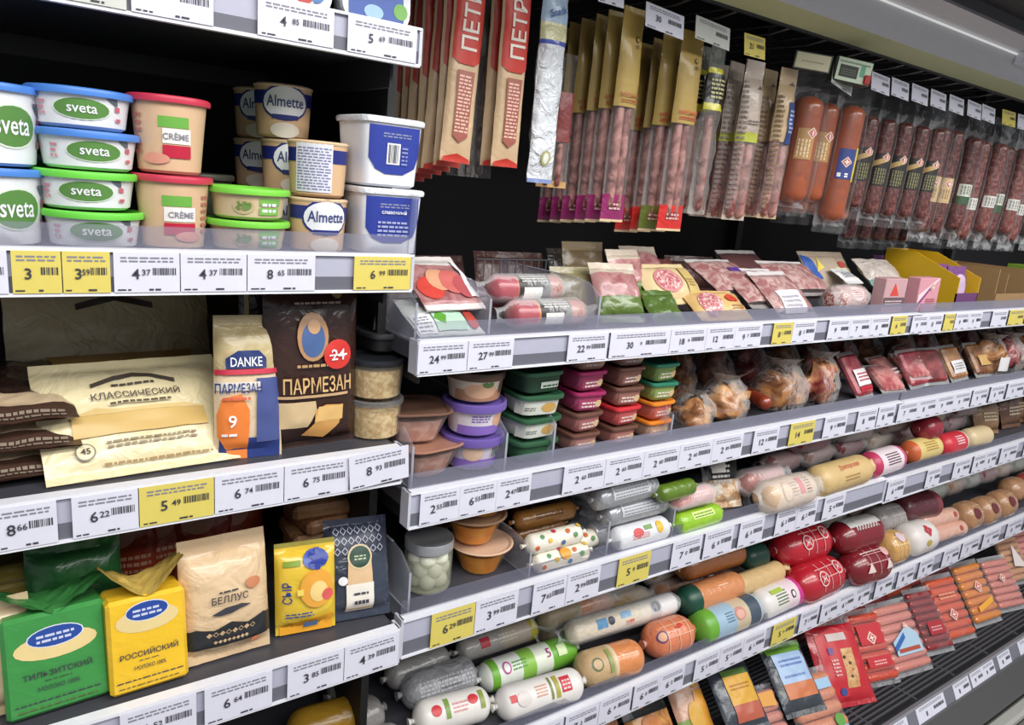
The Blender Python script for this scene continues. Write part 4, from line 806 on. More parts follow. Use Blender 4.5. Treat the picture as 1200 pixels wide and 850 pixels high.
flat('back_pack', 'crumpled clear and teal pack on top left of the yellow carton', 'meat', 1.861, .15, Z1 + .04, .15, .09, .03, ((.2, W('#7fa09a', bump=.01)), (1, W('#c2b8b0', bump=.012))), (), -50, -3, 93, .008)
flat('back_pack', 'purple and white candy coloured pack propped behind the yellow carton', 'meat', 2.104, .27, Z1 + .01, .12, .1, .03, ((.5, W('#b48ab8', bump=.01)), (1, W('#6a3f78', bump=.01))), (('e', .04, .05, .03, .025, '#d8c4d8'),), -25, 2, 94, .008)
for i in range(8):
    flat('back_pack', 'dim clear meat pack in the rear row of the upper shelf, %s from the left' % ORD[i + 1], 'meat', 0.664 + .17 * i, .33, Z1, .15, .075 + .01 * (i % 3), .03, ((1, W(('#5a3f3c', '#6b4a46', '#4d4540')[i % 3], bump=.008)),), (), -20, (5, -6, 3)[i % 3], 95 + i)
# yellow display carton and brown box
YEL = P('#d9ae1c', .5); BRC = P('#a08058', .6)
r = thing('display_carton', 'yellow open display carton with sloping side standing on the upper shelf', 'box', (1.973, .04, Z1))
def prism(mb, pts, x0, x1, m):
    n = len(pts); vs = [(x0, a, b) for a, b in pts] + [(x1, a, b) for a, b in pts]
    mb.add(vs, [tuple(range(n - 1, -1, -1)), tuple(range(n, 2 * n))] + [(i, (i + 1) % n, n + (i + 1) % n, n + i) for i in range(n)], m)
q = MB(); prism(q, [(0, 0), (0, .078), (.12, .13), (.2, .13), (.2, 0)], .112, .115, YEL); ob('side_wall', q.mesh('side_wall', 0), r)
q = MB(); prism(q, [(0, 0), (0, .078), (.12, .13), (.2, .13), (.2, 0)], 0, .003, YEL); ob('side_wall', q.mesh('side_wall', 0), r)
q = MB(); q.box(0, .0, 0, .115, .003, .04, P('#6a3f6e', .5)); ob('front_wall', q.mesh('front_wall', 0), r)['label'] = 'low purple front'
q = MB(); q.box(0, .197, 0, .115, .2, .13, YEL); ob('back_wall', q.mesh('back_wall', 0), r)
for i in range(3):
    flat('sachet', 'purple sachet standing in the yellow carton, %s' % ('in front', 'in the middle', 'at the back')[i], 'snack', 1.973 + .058, .065 + .045 * i, Z1 + .002, .1, .1, .02, ((1, W('#7d4a86', bump=.008)),), (('e', 0, .05, .03, .03, '#c8b0cc'),), -8, 0, 110 + i)
r = thing('brown_box', 'brown open cardboard tray box right of the yellow carton', 'box', (2.209, .045, Z1))
for nm, a in (('front_wall', (0, 0, 0, .19, .004, .035)), ('side_wall', (0, .004, 0, .004, .2, .1)), ('side_wall', (.186, .004, 0, .19, .2, .1)), ('back_wall', (.004, .196, 0, .186, .2, .1)), ('divider_flap', (.1, .02, .0, .104, .19, .085))):
    q = MB(); q.box(*a, BRC); ob(nm, q.mesh(nm, 0), r)
carton('small white carton with a printed side at the right end beside the brown box', 2.531, .03, Z1, .07, .075, .04, '#dcdee0', (('r', -.03, .03, .03, .05, '#b8bcc4'), ('l', -.028, .008, .02, .024, 3, '#7c8088')), 0, nm='meat_carton')
carton('green carton beyond the brown box at the right edge', 2.686, .18, Z1, .08, .1, .05, '#7a9a3a', (), 0, nm='meat_carton')
# ================= second shelf of the middle bay =================================
Z2 = 1.1545
def tubs(x, y, z, specs, pitch, name, labels, yaws=(0, 4, -5, 3, -2, 5)):
    zz = z
    for i, (ps, lb) in enumerate(zip(specs, labels)):
        thing(name, lb, 'tub', (x + .0015 * ((i * 7) % 3 - 1), y, zz), (0, 0, yaws[i % 6]), ps); zz += pitch[i] if isinstance(pitch, tuple) else pitch
TRC = FILM(.10, '#e9dcd6', 0, 10); PATE = MEAT('#c98f7c', '#e2b8a6', 60, coat=.1)
for i in range(2):
    thing('pate_tray', 'clear tapered tray of pink pate with brown film top, %s of two' % ('lower', 'upper')[i], 'tray', (0.513 - .012 * i, .075 + .01 * i, Z2 + .05 * i), (0, 0, 8 - 20 * i),
          tub(.046, .03, .049, .05, TRC, P(('#a87a66', '#7a5a4c')[i], .3), p=4, lidh=.003, content=PATE))
LIL = '#6f5aa6'
bigds = (('r', -.05, .004, .05, .045, '#d9d2da'), ('r', -.05, .004, .05, .018, '#8a6cc0'), ('e', .02, .026, .016, .012, '#d8a88a'), ('l', -.03, .024, -.002, .036, 3, '#7a5cb0'))
bx = 0.595
thing('big_tub', 'large round tub with violet lid and barcode, lowest of the stack of three', 'tub', (bx, .072, Z2), (0, 0, 0), tub(.043, .036, .053, .048, '#cfc6d6', P(LIL, .35), (('r', -.05, .006, .05, .02, '#8a6cc0'), ('r', .01, .02, .026, .046, WH), ('b', .011, .021, .025, .045, INK), ('e', -.02, .03, .016, .012, '#d8b8a0')), lidh=.012))
thing('big_tub', 'large round tub with violet lid and white violet sleeve, middle of the stack of three', 'tub', (bx, .072, Z2 + .0535), (0, 0, 6), tub(.043, .036, .051, .048, '#d9d2da', P(LIL, .35), bigds, lidh=.012))
thing('big_tub', 'large round tub with brown lid and dessert picture, topmost on the violet lidded tubs', 'tub', (bx - .002, .072, Z2 + .105), (0, 0, -4), tub(.042, .037, .046, .044, '#d2c6b8', P('#5c4638', .4), (('r', -.05, .004, .05, .02, '#a87c60'), ('e', -.01, .02, .025, .012, '#c9a084'), ('e', .0, .032, .01, .008, '#5a7a4a'), ('r', .022, .014, .036, .04, '#6c4c42')), lidh=.012))
gx = 0.697; GT = P('#2f5a3e', .4)
gds = (('r', -.036, .004, .036, .026, '#d3d6cc'), ('e', .012, .015, .014, .008, '#c9a05a'), ('l', -.03, .011, -.012, .018, 2, '#7a7f70'))
tubs(gx, .07, Z2, [tub(.037, .032, .036, .042, '#3e6a4a', GT, (), p=5), tub(.037, .032, .036, .042, '#d3d6cc', GT, gds, p=5), tub(.037, .032, .036, .042, '#d3d6cc', GT, gds, p=5), tub(.037, .034, .036, .0395, '#23402e', GT, (('r', -.01, .01, .026, .02, '#c9d0c4'), ('l', -.006, .012, .024, .018, 1, '#3a5a44')), p=5)], .0365, 'square_pate_tub',
     ['square green lidded pate tub, lowest of the green stack', 'square green lidded pate tub with white sleeve, second from the bottom', 'square green lidded pate tub with white sleeve, third from the bottom', 'dark green square pate tub with white lettering, topmost of the green stack'])
def small(lid, cup_, n, x, y, names, seed=0, pitch=.0345):
    sp = []
    for i in range(n):
        l, c = lid[i], cup_[i]
        sp.append(tub(.0285, .0245, .034, .032, c, P(l, .35), (('r', -.026, .006, .026, .022, c), ('l', -.016, .008, .016, .02, 2, '#e8d8d0'), ('e', .016, .014, .007, .006, '#d8b890')), p=6, n=32, lidh=.006))
    tubs(x, y, Z2, sp, pitch, 'small_pate_tub', names)
BRL = '#6d4a3e'; MAG = '#9c2a5c'; REDL = '#d0323a'
mx = 0.797
small([BRL, BRL, MAG, MAG, '#b58a80'], ['#b08078', '#a86a68', '#a84468', '#a04064', '#b88a80'], 5, mx, .066, ['small brown lidded pate tub, %s of the magenta stack' % w_ for w_ in ('lowest', 'second from the bottom')] + ['small magenta lidded pate tub, third in its stack', 'small magenta lidded pate tub, fourth in its stack', 'small pale pate tub on top of the magenta lidded ones'])
rx_ = 0.886
small([BRL, REDL, BRL, BRL, '#a87c70'], ['#b57a70', '#c25a5a', '#9c6a60', '#8c6058', '#a88078'], 5, rx_, .068, ['small brown lidded pate tub at the bottom of the red lidded stack', 'small red lidded pate tub right of the magenta stack', 'small brown lidded pate tub resting on the red lidded one', 'small brown lidded pate tub, fourth in the red stack', 'small pale brown pate tub topping the red stack'])
ox = 0.973; TEAL = '#2f7a62'; ORL = '#e8862a'
small([ORL, ORL, TEAL, TEAL], ['#c9a088', '#c8685a', '#8aa05a', '#7c9454'], 4, ox, .07, ['small orange lidded pate tub, bottom of the stack beside the smoked meat', 'small orange lidded pate tub, second from the bottom', 'small teal lidded pate tub, second from the top', 'small teal lidded pate tub, top of its stack'])
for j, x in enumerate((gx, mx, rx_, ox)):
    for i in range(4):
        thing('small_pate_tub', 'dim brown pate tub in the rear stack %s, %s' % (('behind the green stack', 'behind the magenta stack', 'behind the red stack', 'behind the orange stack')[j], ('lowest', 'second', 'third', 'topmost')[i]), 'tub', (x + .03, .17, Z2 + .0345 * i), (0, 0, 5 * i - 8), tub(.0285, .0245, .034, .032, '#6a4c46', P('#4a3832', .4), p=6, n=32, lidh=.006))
acryl('clear divider between the violet tubs and the green stack', 0.623, .02, .3, Z2, .085)
acryl('clear divider between the green and magenta stacks', 0.713, .02, .3, Z2, .09)
acryl('clear divider at the left end of the second middle shelf', 0.468, .02, .3, Z2, .085)
acryl('clear divider left of the smoked meat pieces', 0.977, .02, .3, Z2, .07)
# smoked meat in bags
BROWN = MEAT('#6d3f26', '#b07a48', 34); TANM = MEAT('#9c6238', '#cf9e6c', 30); DRED = MEAT('#6a2428', '#a04a48', 40)
def bagged(label, x, y, z, sx, sy, sz, m, seed, yaw=0, lab=None, top=.03, name='smoked_meat', film=None):
    parts = [('meat_piece', lump(sx, sy, sz, m, seed)), ('clear_bag', filmbag(sx * 1.12, sy * 1.12, sz, seed, top, film))]
    if lab:
        surf = lambda s, t, off: (s, -sy * 1.18 * (1 - min(.9, abs(s / (sx * 1.2))) ** 2) ** .5 - .004 - off, t); parts.append(('printed_label', label_mesh(surf, lab)))
    thing(name, label, 'meat', (x, y, z + .001), (0, 0, yaw), parts)
bagged('tan ham hock in clear film right of the orange lidded tubs', 1.085, .065, Z2, .036, .03, .024, TANM, 1)
bagged('golden smoked chicken piece in crumpled clear film', 1.188, .08, Z2, .05, .04, .034, TANM, 2, 10)
lay('smoked_sausage', 'reddish smoked sausage leaning beside the golden chicken piece', 'sausage', (1.323, .15, 1.285, .05), Z2 + .03, .014, sausage(.12, .0145, ((1, P('#8e3a24', .25, coat=.6)),), end='round', seed=5))
bagged('large brown smoked meat piece in a clear bag left of the red film pack', 1.379, .09, Z2, .06, .045, .042, BROWN, 3, 0)
bagged('brown meat with red film around it, left of the steak tray', 1.511, .085, Z2, .042, .04, .046, MEAT('#8a3030', '#c98a58', 22), 4, 5)
for i in range(7):
    bagged('dim smoked meat piece behind the front meats of the second shelf, %s from left' % ORD[i + 1], 1.2 + .125 * i, .23, Z2, .044, .042, .046, (BROWN, MEAT('#5d3028', '#94604a', 30), DRED)[i % 3], 10 + i, 9 * i)
def slab(label, u_x, y, z, w, h, m, ds, lean, yaw, seed, T=.03, name='steak_pack'):
    parts = list(pouch(w, h, T, ((1, CRINK),), ds, seed=seed, wr=.003)); me = MB(); me.bevbox(-w * .42, -T * .32, h * .08, w * .42, T * .32, h * .92, .006, m); parts.append(('meat_slab', me.mesh('meat_slab', 30)))
    thing(name, label, 'meat', (u_x, y, z + .003), (lean, 0, yaw), parts)
STK = MEAT('#9c2c34', '#c8606a', 40)
slab('red steak pack with white sticker leaning back, in the middle of the second shelf', 1.668, .05, Z2, .085, .12, STK, (('r', -.03, .03, .034, .07, '#e9e2e4'), ('r', -.028, .012, .034, .028, '#c02c3c'), ('l', -.024, .04, .028, .064, 3, '#c05a64')), -38, 6, 121)
for i in range(4):
    slab('pink meat pack in crinkled film right of the white stickered steak, %s from the left' % ORD[i + 1], 1.809 + .06 * i, .055 + .03 * (i % 2), Z2 + .012 * i, .095, .09, MEAT('#a84a50', '#d89a94', 35), (('l', -.03, .02, .03, .04, 2, '#e6d4d4'),) if i % 2 else (), -55, (-8, 6, -4, 8)[i], 122 + i)
for i, (u, m) in enumerate(((1085, STK), (1103, DRED), (1130, TANM), (1150, BROWN))):
    x = (1.938, 2.027, 2.155, 2.309)[i]
    slab(('red meat slab pack with tan sausage end near the bay joint', 'dark red meat slab pack beyond the bay joint', 'tan meat pack with a white sticker on the far bay', 'brown meat pack with gold sticker on the far bay')[i], x, .06, Z2, .11, .105, m, (('r', -.04, .02, .03, .055, '#e4e2e4'), ('l', -.035, .03, .02, .05, 3, '#8a8488')) if i == 2 else (('r', -.03, .03, .03, .06, '#c8a468'),) if i == 3 else (), -35, (4, -6, 3, -3)[i], 130 + i)
for i in range(7):
    bagged('smoked meat piece in clear film on the far right bay, %s from the left' % ORD[i + 1], 2.366 + .12 * i, .09, Z2, .043, .042, .045, (TANM, DRED, BROWN)[i % 3], 30 + i, 11 * i, (('r', -.03, .02, .03, .06, '#e4e2e4'),) if i % 3 == 0 else None)
for i in range(10):
    bagged('dim meat piece in the rear row of the far right bay, %s from the left' % ORD[i + 1], 2.11 + .13 * i, .22, Z2, .044, .042, .044, (BROWN, DRED)[i % 2], 40 + i, 11 * i)
# ================= third shelf of the middle bay ========================================
Z3 = .9645
r = thing('glass_jar', 'glass jar of white cheese balls with gray metal lid', 'jar', (0.535, .075, Z3))
q = MB(); q.lathe([(0, .001), (.033, .001), (.0365, .006), (.0365, .062), (.033, .07)], 32, FILM(.05, '#e8f0e8', 0, 10, .05)); ob('glass', q.mesh('glass'), r)
q = MB(); q.lathe([(.0345, .066), (.037, .066), (.0375, .078), (.036, .081), (.033, .080), (.0, .079)], 32, P('#b4b6ba', .3, metal=.5)); ob('lid', q.mesh('lid'), r)
q = MB(); q.lathe([(0, .003), (.0345, .004), (.0345, .05), (0, .05)], 28, FILM(.25, '#d8d8b8', 0, 10, .2)); ob('brine', q.mesh('brine'), r)
cb = MB(); cb.lathe([(.013 * sin(pi * i / 8), .013 - .013 * cos(pi * i / 8)) for i in range(9)], 14, P('#e9e8d6', .35)); cbm = cb.mesh('cheese_ball', 70)
for k in range(18):
    a = (k % 6) * pi / 3 + (k // 6) * .5; ob('cheese_ball', cbm, r, (.0205 * cos(a), .0205 * sin(a), .004 + .0175 * (k // 6)))
ORC = MEAT('#e08418', '#f2a83a', 20, thr=.5, coat=.5); PEACH = P('#d8b498', .4)
def ocup(label, x, y, z, lid='#d8b498', yaw=0):
    thing('orange_cup', label, 'cup', (x, y, z), (0, 0, yaw), tub(.047, .031, .048, .052, FILM(.03, '#f0d8b0', 0, 10), P(lid, .4), lidh=.003, content=ORC, n=28))
oc = 0.637
ocup('orange filled cup with peach film lid, lowest beside the jar', oc, .085, Z3)
ocup('orange filled cup with peach film lid, second of the stack', oc - .010, .095, Z3 + .0485, '#c9a484', 20)
ocup('orange filled cup with peach film lid, third of the stack under the upper shelf', oc - .004, .09, Z3 + .097, '#b08a68', 40)
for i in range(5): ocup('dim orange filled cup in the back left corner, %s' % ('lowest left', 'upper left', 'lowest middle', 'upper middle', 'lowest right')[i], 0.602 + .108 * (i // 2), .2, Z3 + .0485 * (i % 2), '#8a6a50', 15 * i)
FLW = P('#e9e2d2', .35, coat=.4)
fds = tuple(('e', -.045 + .013 * k, (-.010, .006, -.002, .012)[k % 4], .0042, .004, ('#c8643a', '#5a8a5a', '#d8b23c', '#b83a5a', '#4a6a9a')[k % 5]) for k in range(8))
def rl(label, g, z, r, bands, ds=(), end='clip', seed=0, el=35, name='wrapped_sausage', k=.75, grp=None, wob=.02):
    x0, y0, x1, y1 = g; L_ = round(((x1 - x0) ** 2 + (y1 - y0) ** 2) ** .5, 3)
    return lay(name, label, 'sausage', g, z, r, sausage(L_, r, bands, ds, end=end, el=el, seed=seed, k=k, wob=wob), grp)
rl('brown glossy sausage lying behind the flowered pair', (0.701,0.085,0.828,0.085), 1.03, .017, ((1, P('#9a6a34', .25, coat=.6)),), (('l', -.03, -.006, .03, .006, 2, '#6a4420'),))
rl('brown glossy sausage under the upper brown one', (0.706,0.094,0.819,0.098), .998, .016, ((1, P('#8a5c30', .25, coat=.6)),))
rl('white sausage printed with small flowers, upper of the two', (0.69,0.036,0.804,0.035), 1.0125, .0165, ((1, FLW),), fds, seed=1)
rl('white sausage printed with small flowers, lower front one', (0.699,0.026,0.814,0.024), .982, .0165, ((1, FLW),), fds + (('e', .0, .004, .011, .009, '#d89a34'),), seed=2)
rl('white flowered sausage standing behind the lower front one', (0.75,0.055,0.866,0.057), .982, .0165, ((1, FLW),), fds, seed=3)
SIL = P('#a9abb0', .28, .006, 40, metal=.35); SILW = P('#d9dade', .35, .003, 30)
sld = (('r', -.045, -.012, .045, .012, '#bfc1c6'), ('l', -.04, -.01, .04, .01, 4, '#8a8c94'))
for i, (g, z, lb) in enumerate((((0.848,0.06,1.007,0.06), .986, 'bottom'), ((0.854,0.04,1.004,0.041), 1.029, 'middle'), ((0.82,0.031,0.968,0.036), 1.07, 'top'))):
    rl('silver gray film sausage pack in the silver pile, %s' % lb, g, z, .0205, ((1, SIL),), sld, seed=5 + i, k=.35)
for i in range(6):
    thing('silver_bag', 'crumpled silver clear bag left of the silver pile, %s' % ('front low', 'front middle', 'front upper', 'rear low', 'rear middle', 'rear upper')[i], 'bag', (0.872 + .01 * (i % 2), .1 + .075 * (i // 3), Z3 + .036 * (i % 3)), (0, 0, 20 * i), [('bag', lump(.034, .034, .018, SILVERBAG, 60 + i))])
rl('white ham roll with red print lying in front of the silver pile', (0.869,0.026,1.004,0.024), .987, .0215, ((1, SILW),), (('e', -.02, .0, .012, .008, '#c8464a'), ('l', -.035, -.01, .005, .0, 3, '#c87a7a'), ('e', .032, .002, .008, .011, '#d8b23c'), ('r', -.004, .002, .014, .01, '#7a9a5a')), seed=9)
rl('pink sausage in clear film above the lime green one', (1.016,0.031,1.123,0.03), 1.03, .019, ((1, P('#cf938c', .3, coat=.5)),), (('l', -.02, -.004, .03, .008, 2, '#e6c4c0'),), end='film', seed=10)
rl('lime green wrapped sausage at the front', (1.026,0.024,1.153,0.026), .985, .0205, ((1, P('#93c232', .3, coat=.5)),), (('r', -.03, -.002, .03, .012, '#cfe08a'), ('l', -.026, .0, .026, .01, 2, '#5a8a1c')), seed=11)
rl('olive green wrapped sausage on top behind the pink one', (0.955,0.012,1.051,0.015), 1.062, .016, ((1, P('#5d7a24', .3, coat=.5)),), seed=12)
flat('snack_bag', 'clear white printed bag of smoked snacks leaning back in the middle of the third shelf', 'snack', 1.219, .06, Z3, .085, .14, .035, ((.4, MEAT('#b88a5a', '#e8d8c0', 60)), (1, CRINK)), (('l', -.03, .05, .01, .1, 5, '#e0dcd4'), ('r', -.03, .07, .0, .11, '#d8d4cc')), -28, -14, 141, .006)
rl('cream sausage with red print lying at the front right of the snack bag', (1.257,0.01,1.423,0.008), .999, .034, ((1, P('#d8b898', .3, coat=.5)),), (('r', .006, -.012, .022, .024, '#c8343c'), ('e', -.034, .0, .015, .022, '#b8945a'), ('e', -.034, .0, .012, .018, '#d8b898'), ('l', -.018, -.012, .002, .02, 5, '#b08468'), ('l', .028, -.012, .044, .024, 6, '#8a6a3c')), end='film', seed=13, k=.8)
rl('brown sausage in clear film behind the cream one', (1.257,0.063,1.392,0.064), 1.01, .027, ((1, P('#a8706a', .3, coat=.5)),), end='film', seed=14)
rl('tan wrapped sausage with twisted ends and faded red print', (1.449,0.017,1.663,0.022), .999, .034, ((1, P('#cfb27c', .4, .003, 30)),), (('t', 'Докторская', .0, .012, .014, '#c86a4c', .08), ('l', -.03, -.018, .03, -.004, 2, '#b08a58')), end='twist', seed=15)
rl('white and magenta wrapped sausage right of the tan twisted one', (1.679,0.027,1.838,0.033), .997, .032, ((.16, P('#b83a5c', .35)), (.8, P('#e6d6dc', .35)), (1, P('#c45a7c', .35))), (('l', -.03, -.014, .03, .016, 5, '#5a4a50'),), seed=16)
rl('pale yellow wrapped sausage near the bay joint', (1.895,0.041,2.046,0.041), .995, .030, ((.12, P('#c8643a', .35)), (1, P('#d9c27c', .35))), (('l', -.03, -.01, .03, .016, 4, '#b09048'),), seed=17)
rl('red and white sausage just past the pale yellow one', (2.055,0.036,2.181,0.036), .993, .030, ((.8, P('#c83440', .35)), (1, P('#e0d0cc', .35))), (('l', -.02, -.01, .02, .016, 4, '#e8d0d0'),), seed=18)
rl('cream sausage past the red and white one', (2.2,0.036,2.327,0.032), .993, .028, ((1, P('#d0bb94', .35)),), seed=19)
rl('dark red round ham on top of the second row', (1.966,0.057,2.042,0.05), 1.045, .034, ((1, P('#8e2434', .3, coat=.5)),), seed=119)
for i in range(8): rl('pinkish film sausage in the second row of the third shelf, %s from the left' % ORD[i + 1], (1.448 + .14 * i, .14, 1.448 + .125 + .14 * i, .15), .992, .027, ((1, P(('#a8605c', '#b8948a', '#8a3038', '#c0a890')[i % 4], .3, coat=.5)),), end='film', seed=20 + i)
for i in range(5): rl('wrapped sausage on top of the second row, %s from the left' % ORD[i + 1], (1.523 + .19 * i, .13, 1.523 + .12 + .19 * i, .12), 1.043, .026, ((1, P(('#b03a44', '#d8c8b8', '#a87a60', '#c8a878', '#8a2a34')[i], .3, coat=.5)),), end='film', seed=30 + i)
for i in range(7):
    flat('snack_bag', 'brown bag of dried meat standing on the far right bay, %s from the left' % ORD[i + 1], 'snack', 2.461 + .085 * i, .08 + .02 * (i % 2), Z3 - .006, .11, .12, .035, ((1, W(('#8a6a4c', '#a8845c', '#6a4a38')[i % 3], bump=.006)),), (('l', -.03, .04, .03, .07, 3, '#d8c8a8'),), -20, (-12, 8, -5)[i % 3], 150 + i)
for i in range(6): rl('dim gray wrapped sausage at the back left of the third shelf, %s from the left' % ORD[i + 1], (0.899 + .11 * i, .26, 0.899 + .1 + .11 * i, .27), .986, .02, ((1, P(('#6a5a54', '#7a5650', '#5a4c48')[i % 3], .3, coat=.4)),), seed=40 + i)
acryl('clear divider left of the silver pile', 0.856, .02, .3, Z3, .085)
acryl('clear divider left of the lime green sausage', 1.019, .02, .3, Z3, .08)
acryl('clear divider beside the cheese ball jar at the shelf end', 0.475, .02, .3, Z3, .085)
acryl('clear divider left of the flowered sausages', 0.69, .02, .3, Z3, .06)

# ================= fourth shelf: boiled sausages and hams ================================
Z4 = .6845
GRYF = P('#a6a7ab', .22, .008, 40, coat=.5)
rl('gray film sausage bundle with barcode, left front of the fourth shelf', (0.543,0.148,0.686,0.142), .7175, .032, ((1, GRYF),), (('l', -.05, -.012, .055, .014, 4, '#c9c9cf'), ('b', -.01, -.01, .03, .01, '#5a5a60')), seed=201)
rl('white sausage with red seals and green stripe, foremost at the left', (0.533,0.085,0.667,0.067), .714, .0285, ((1, P('#e2ded8', .35)),), (('e', -.035, .004, .009, .009, '#c8343c'), ('r', -.02, -.012, -.012, .02, '#7a9a4a'), ('e', .03, .008, .009, .008, '#c8343c'), ('r', .042, -.01, .05, .02, '#8a9a4a'), ('l', -.006, -.006, .02, .012, 3, '#d8a0a0')), seed=202, el=45)
rl('white sausage with bright green bands, right of the gray bundle', (0.686,0.123,0.898,0.117), .7125, .028, ((.06, P('#e2e6de', .35)), (.13, P('#6fae3c', .35)), (.36, P('#e2e6de', .35)), (.5, P('#8cc050', .35)), (.68, P('#dfe6d6', .35)), (.97, P('#6fae3c', .35)), (1, P('#e2e6de', .35))), (('l', -.05, -.006, -.02, .012, 3, '#5a9a4a'), ('e', -.062, .002, .009, .011, '#b04a8a'), ('e', -.062, .002, .006, .008, '#e6e6e6'), ('t', '5', .03, .004, .016, '#a03a7a'), ('r', .05, -.008, .07, .012, '#cfe0b0')), seed=203, el=45)
rl('white sausage with red square seal and gold green stripe at the front', (0.672,0.049,0.842,0.031), .713, .0285, ((1, P('#e4e0dc', .35)),), (('r', -.07, -.004, -.058, .008, '#c8343c'), ('r', .03, -.01, .05, .016, '#c83440'), ('r', .018, -.016, .026, .022, '#a8a040'), ('r', .008, -.016, .012, .022, '#7a8a3a'), ('l', -.02, -.006, .002, .014, 4, '#d8a088'), ('e', -.045, -.002, .014, .012, '#d8cfcc'), ('l', .032, -.006, .048, .012, 3, '#e8c8c8')), seed=204, el=45)
rl('orange sausage half covered by tan paper, right of the green banded one', (0.85,0.05,0.994,0.034), .7175, .033, ((.45, P('#c4a67c', .4, .003, 40)), (.5, P('#d8c4a0', .4)), (1, P('#d88a54', .3, coat=.5))), (('e', -.045, .006, .012, .012, '#5a6a4a'), ('e', -.045, .006, .009, .009, '#c4a67c'), ('r', -.02, -.014, -.012, .03, '#8a9a5a')), end='round', seed=205)
NET = lambda L_, r, c='#e0b090': tuple(('p', ((-L_ / 2 + k * L_ / 4 - .001, -.03), (-L_ / 2 + k * L_ / 4 + .001, -.03), (-L_ / 2 + k * L_ / 4 + .001, .04), (-L_ / 2 + k * L_ / 4 - .001, .04)), c) for k in (1, 2, 3)) + (('r', -L_ * .4, .0, L_ * .4, .002, c), ('r', -L_ * .4, .022, L_ * .4, .024, c))
rl('orange netted ham with purple seal, right of the half covered sausage', (1.024,0.05,1.143,0.042), .7205, .036, ((1, P('#d67e5a', .32, coat=.5)),), NET(.11, .036) + (('e', -.04, .006, .011, .012, '#5a3a6a'), ('e', -.04, .006, .008, .009, '#d8a080'), ('p', ((-.004, .016), (.01, .022), (.016, .016), (.006, .012)), '#c83a2c')), seed=206, k=.9)
rl('long cream film sausage with blue marks lying across the second layer', (0.866,0.106,1.141,0.089), .758, .022, ((.7, P('#d8cdb8', .35, .003, 40)), (.8, P('#b8b4b0', .35)), (1, P('#e0dcd8', .35))), (('r', -.08, -.008, -.055, .01, '#4a8ab8'), ('e', -.045, .002, .008, .008, '#2a2c40'), ('r', -.02, .0, .005, .012, '#7aa8d0'), ('r', -.01, -.014, .01, -.006, '#c8643a'), ('e', .07, .004, .012, .01, '#3a3c48')), seed=207, end='film')
rl('brown sausage in olive film behind the long cream one', (0.847,0.166,1.023,0.164), .758, .024, ((.5, P('#9a8a70', .4, .004, 40)), (1, P('#c08058', .3, coat=.5))), seed=208, end='film')
rl('gray sausage with red label and yellow stripe behind the green banded one', (0.673,0.182,0.851,0.179), .7355, .022, ((.5, P('#a8a4a0', .3, coat=.4)), (.85, P('#b8ac9c', .3)), (1, P('#b8ac40', .3))), (('r', -.05, -.006, -.03, .012, '#b82c3c'), ('l', -.01, -.006, .03, .012, 3, '#d8cfc0')), seed=209)
rl('gray film sausage behind the gray bundle', (0.531,0.182,0.657,0.19), .7305, .025, ((1, P('#9c9a98', .25, coat=.5)),), seed=210)
rl('dark gray film sausage in the back left corner of the fourth shelf', (0.548,0.218,0.651,0.223), .7355, .024, ((1, P('#7c7672', .25, coat=.5)),), seed=211)
rl('orange sausage with dark green cap, middle of the second layer', (1.146,0.08,1.334,0.075), .758, .031, ((.22, P('#1f4a3c', .35)), (1, P('#d08a5a', .3, coat=.6))), (('r', .0, .01, .03, .012, '#e8c8b0'),), seed=212)
rl('tan twisted film sausage end right of the green capped one', (1.305,0.07,1.481,0.073), .756, .024, ((1, P('#cdae7c', .35, .004, 30)),), (), end='twist', seed=213)
rl('light blue sausage with bright green end and pink slice print at the front', (1.155,0.039,1.344,0.034), .7185, .034, ((.2, P('#6aa83a', .35)), (.5, P('#9cb8cc', .35)), (.72, P('#c8b89c', .35)), (.9, P('#4a5664', .35)), (1, P('#a8bcc8', .35))), (('e', .012, .004, .016, .014, '#c88a7c'), ('e', .012, .002, .011, .009, '#d8a898'), ('l', -.03, -.006, -.008, .016, 4, '#6a8298')), seed=214, k=.5)
rl('white sausage with magenta top, front left of the red hams', (1.345,0.035,1.509,0.039), .7175, .0335, ((.5, P('#e0dcd8', .35)), (.75, P('#e4d0d8', .35)), (1, P('#c83a8a', .35))), (('l', -.04, -.012, .0, .02, 5, '#6a7a5a'), ('e', .02, .0, .008, .009, '#3a3a40'), ('e', .02, .0, .005, .006, '#e0dcd8'), ('r', -.05, .014, -.01, .024, '#a8c04a')), seed=215)
RH = P('#b4202e', .28, .002, 30, coat=.6); DRH = P('#7c1c26', .28, .002, 30, coat=.6)
red = lambda L_: NET(L_, .04, '#d8a8a4') + (('e', -.028, .0, .017, .017, '#e0c4c0'), ('e', -.028, .0, .014, .014, '#b4202e'), ('t', 'Ж', -.028, .0, .015, '#e6d4d0'), ('e', .036, .014, .014, .016, '#e0c4c0'), ('e', .036, .014, .011, .013, '#b4202e'), ('t', 'Ж', .036, .014, .012, '#e6d4d0'))
rl('round bright red ham with white emblem and net lines, upper one', (1.476,0.092,1.659,0.08), .796, .046, ((1, RH),), red(.12), seed=216, k=1.1)
rl('round bright red ham with white emblem and net lines, lower front one', (1.474,0.032,1.658,0.035), .7305, .0455, ((1, RH),), red(.12), seed=217, k=1.1)
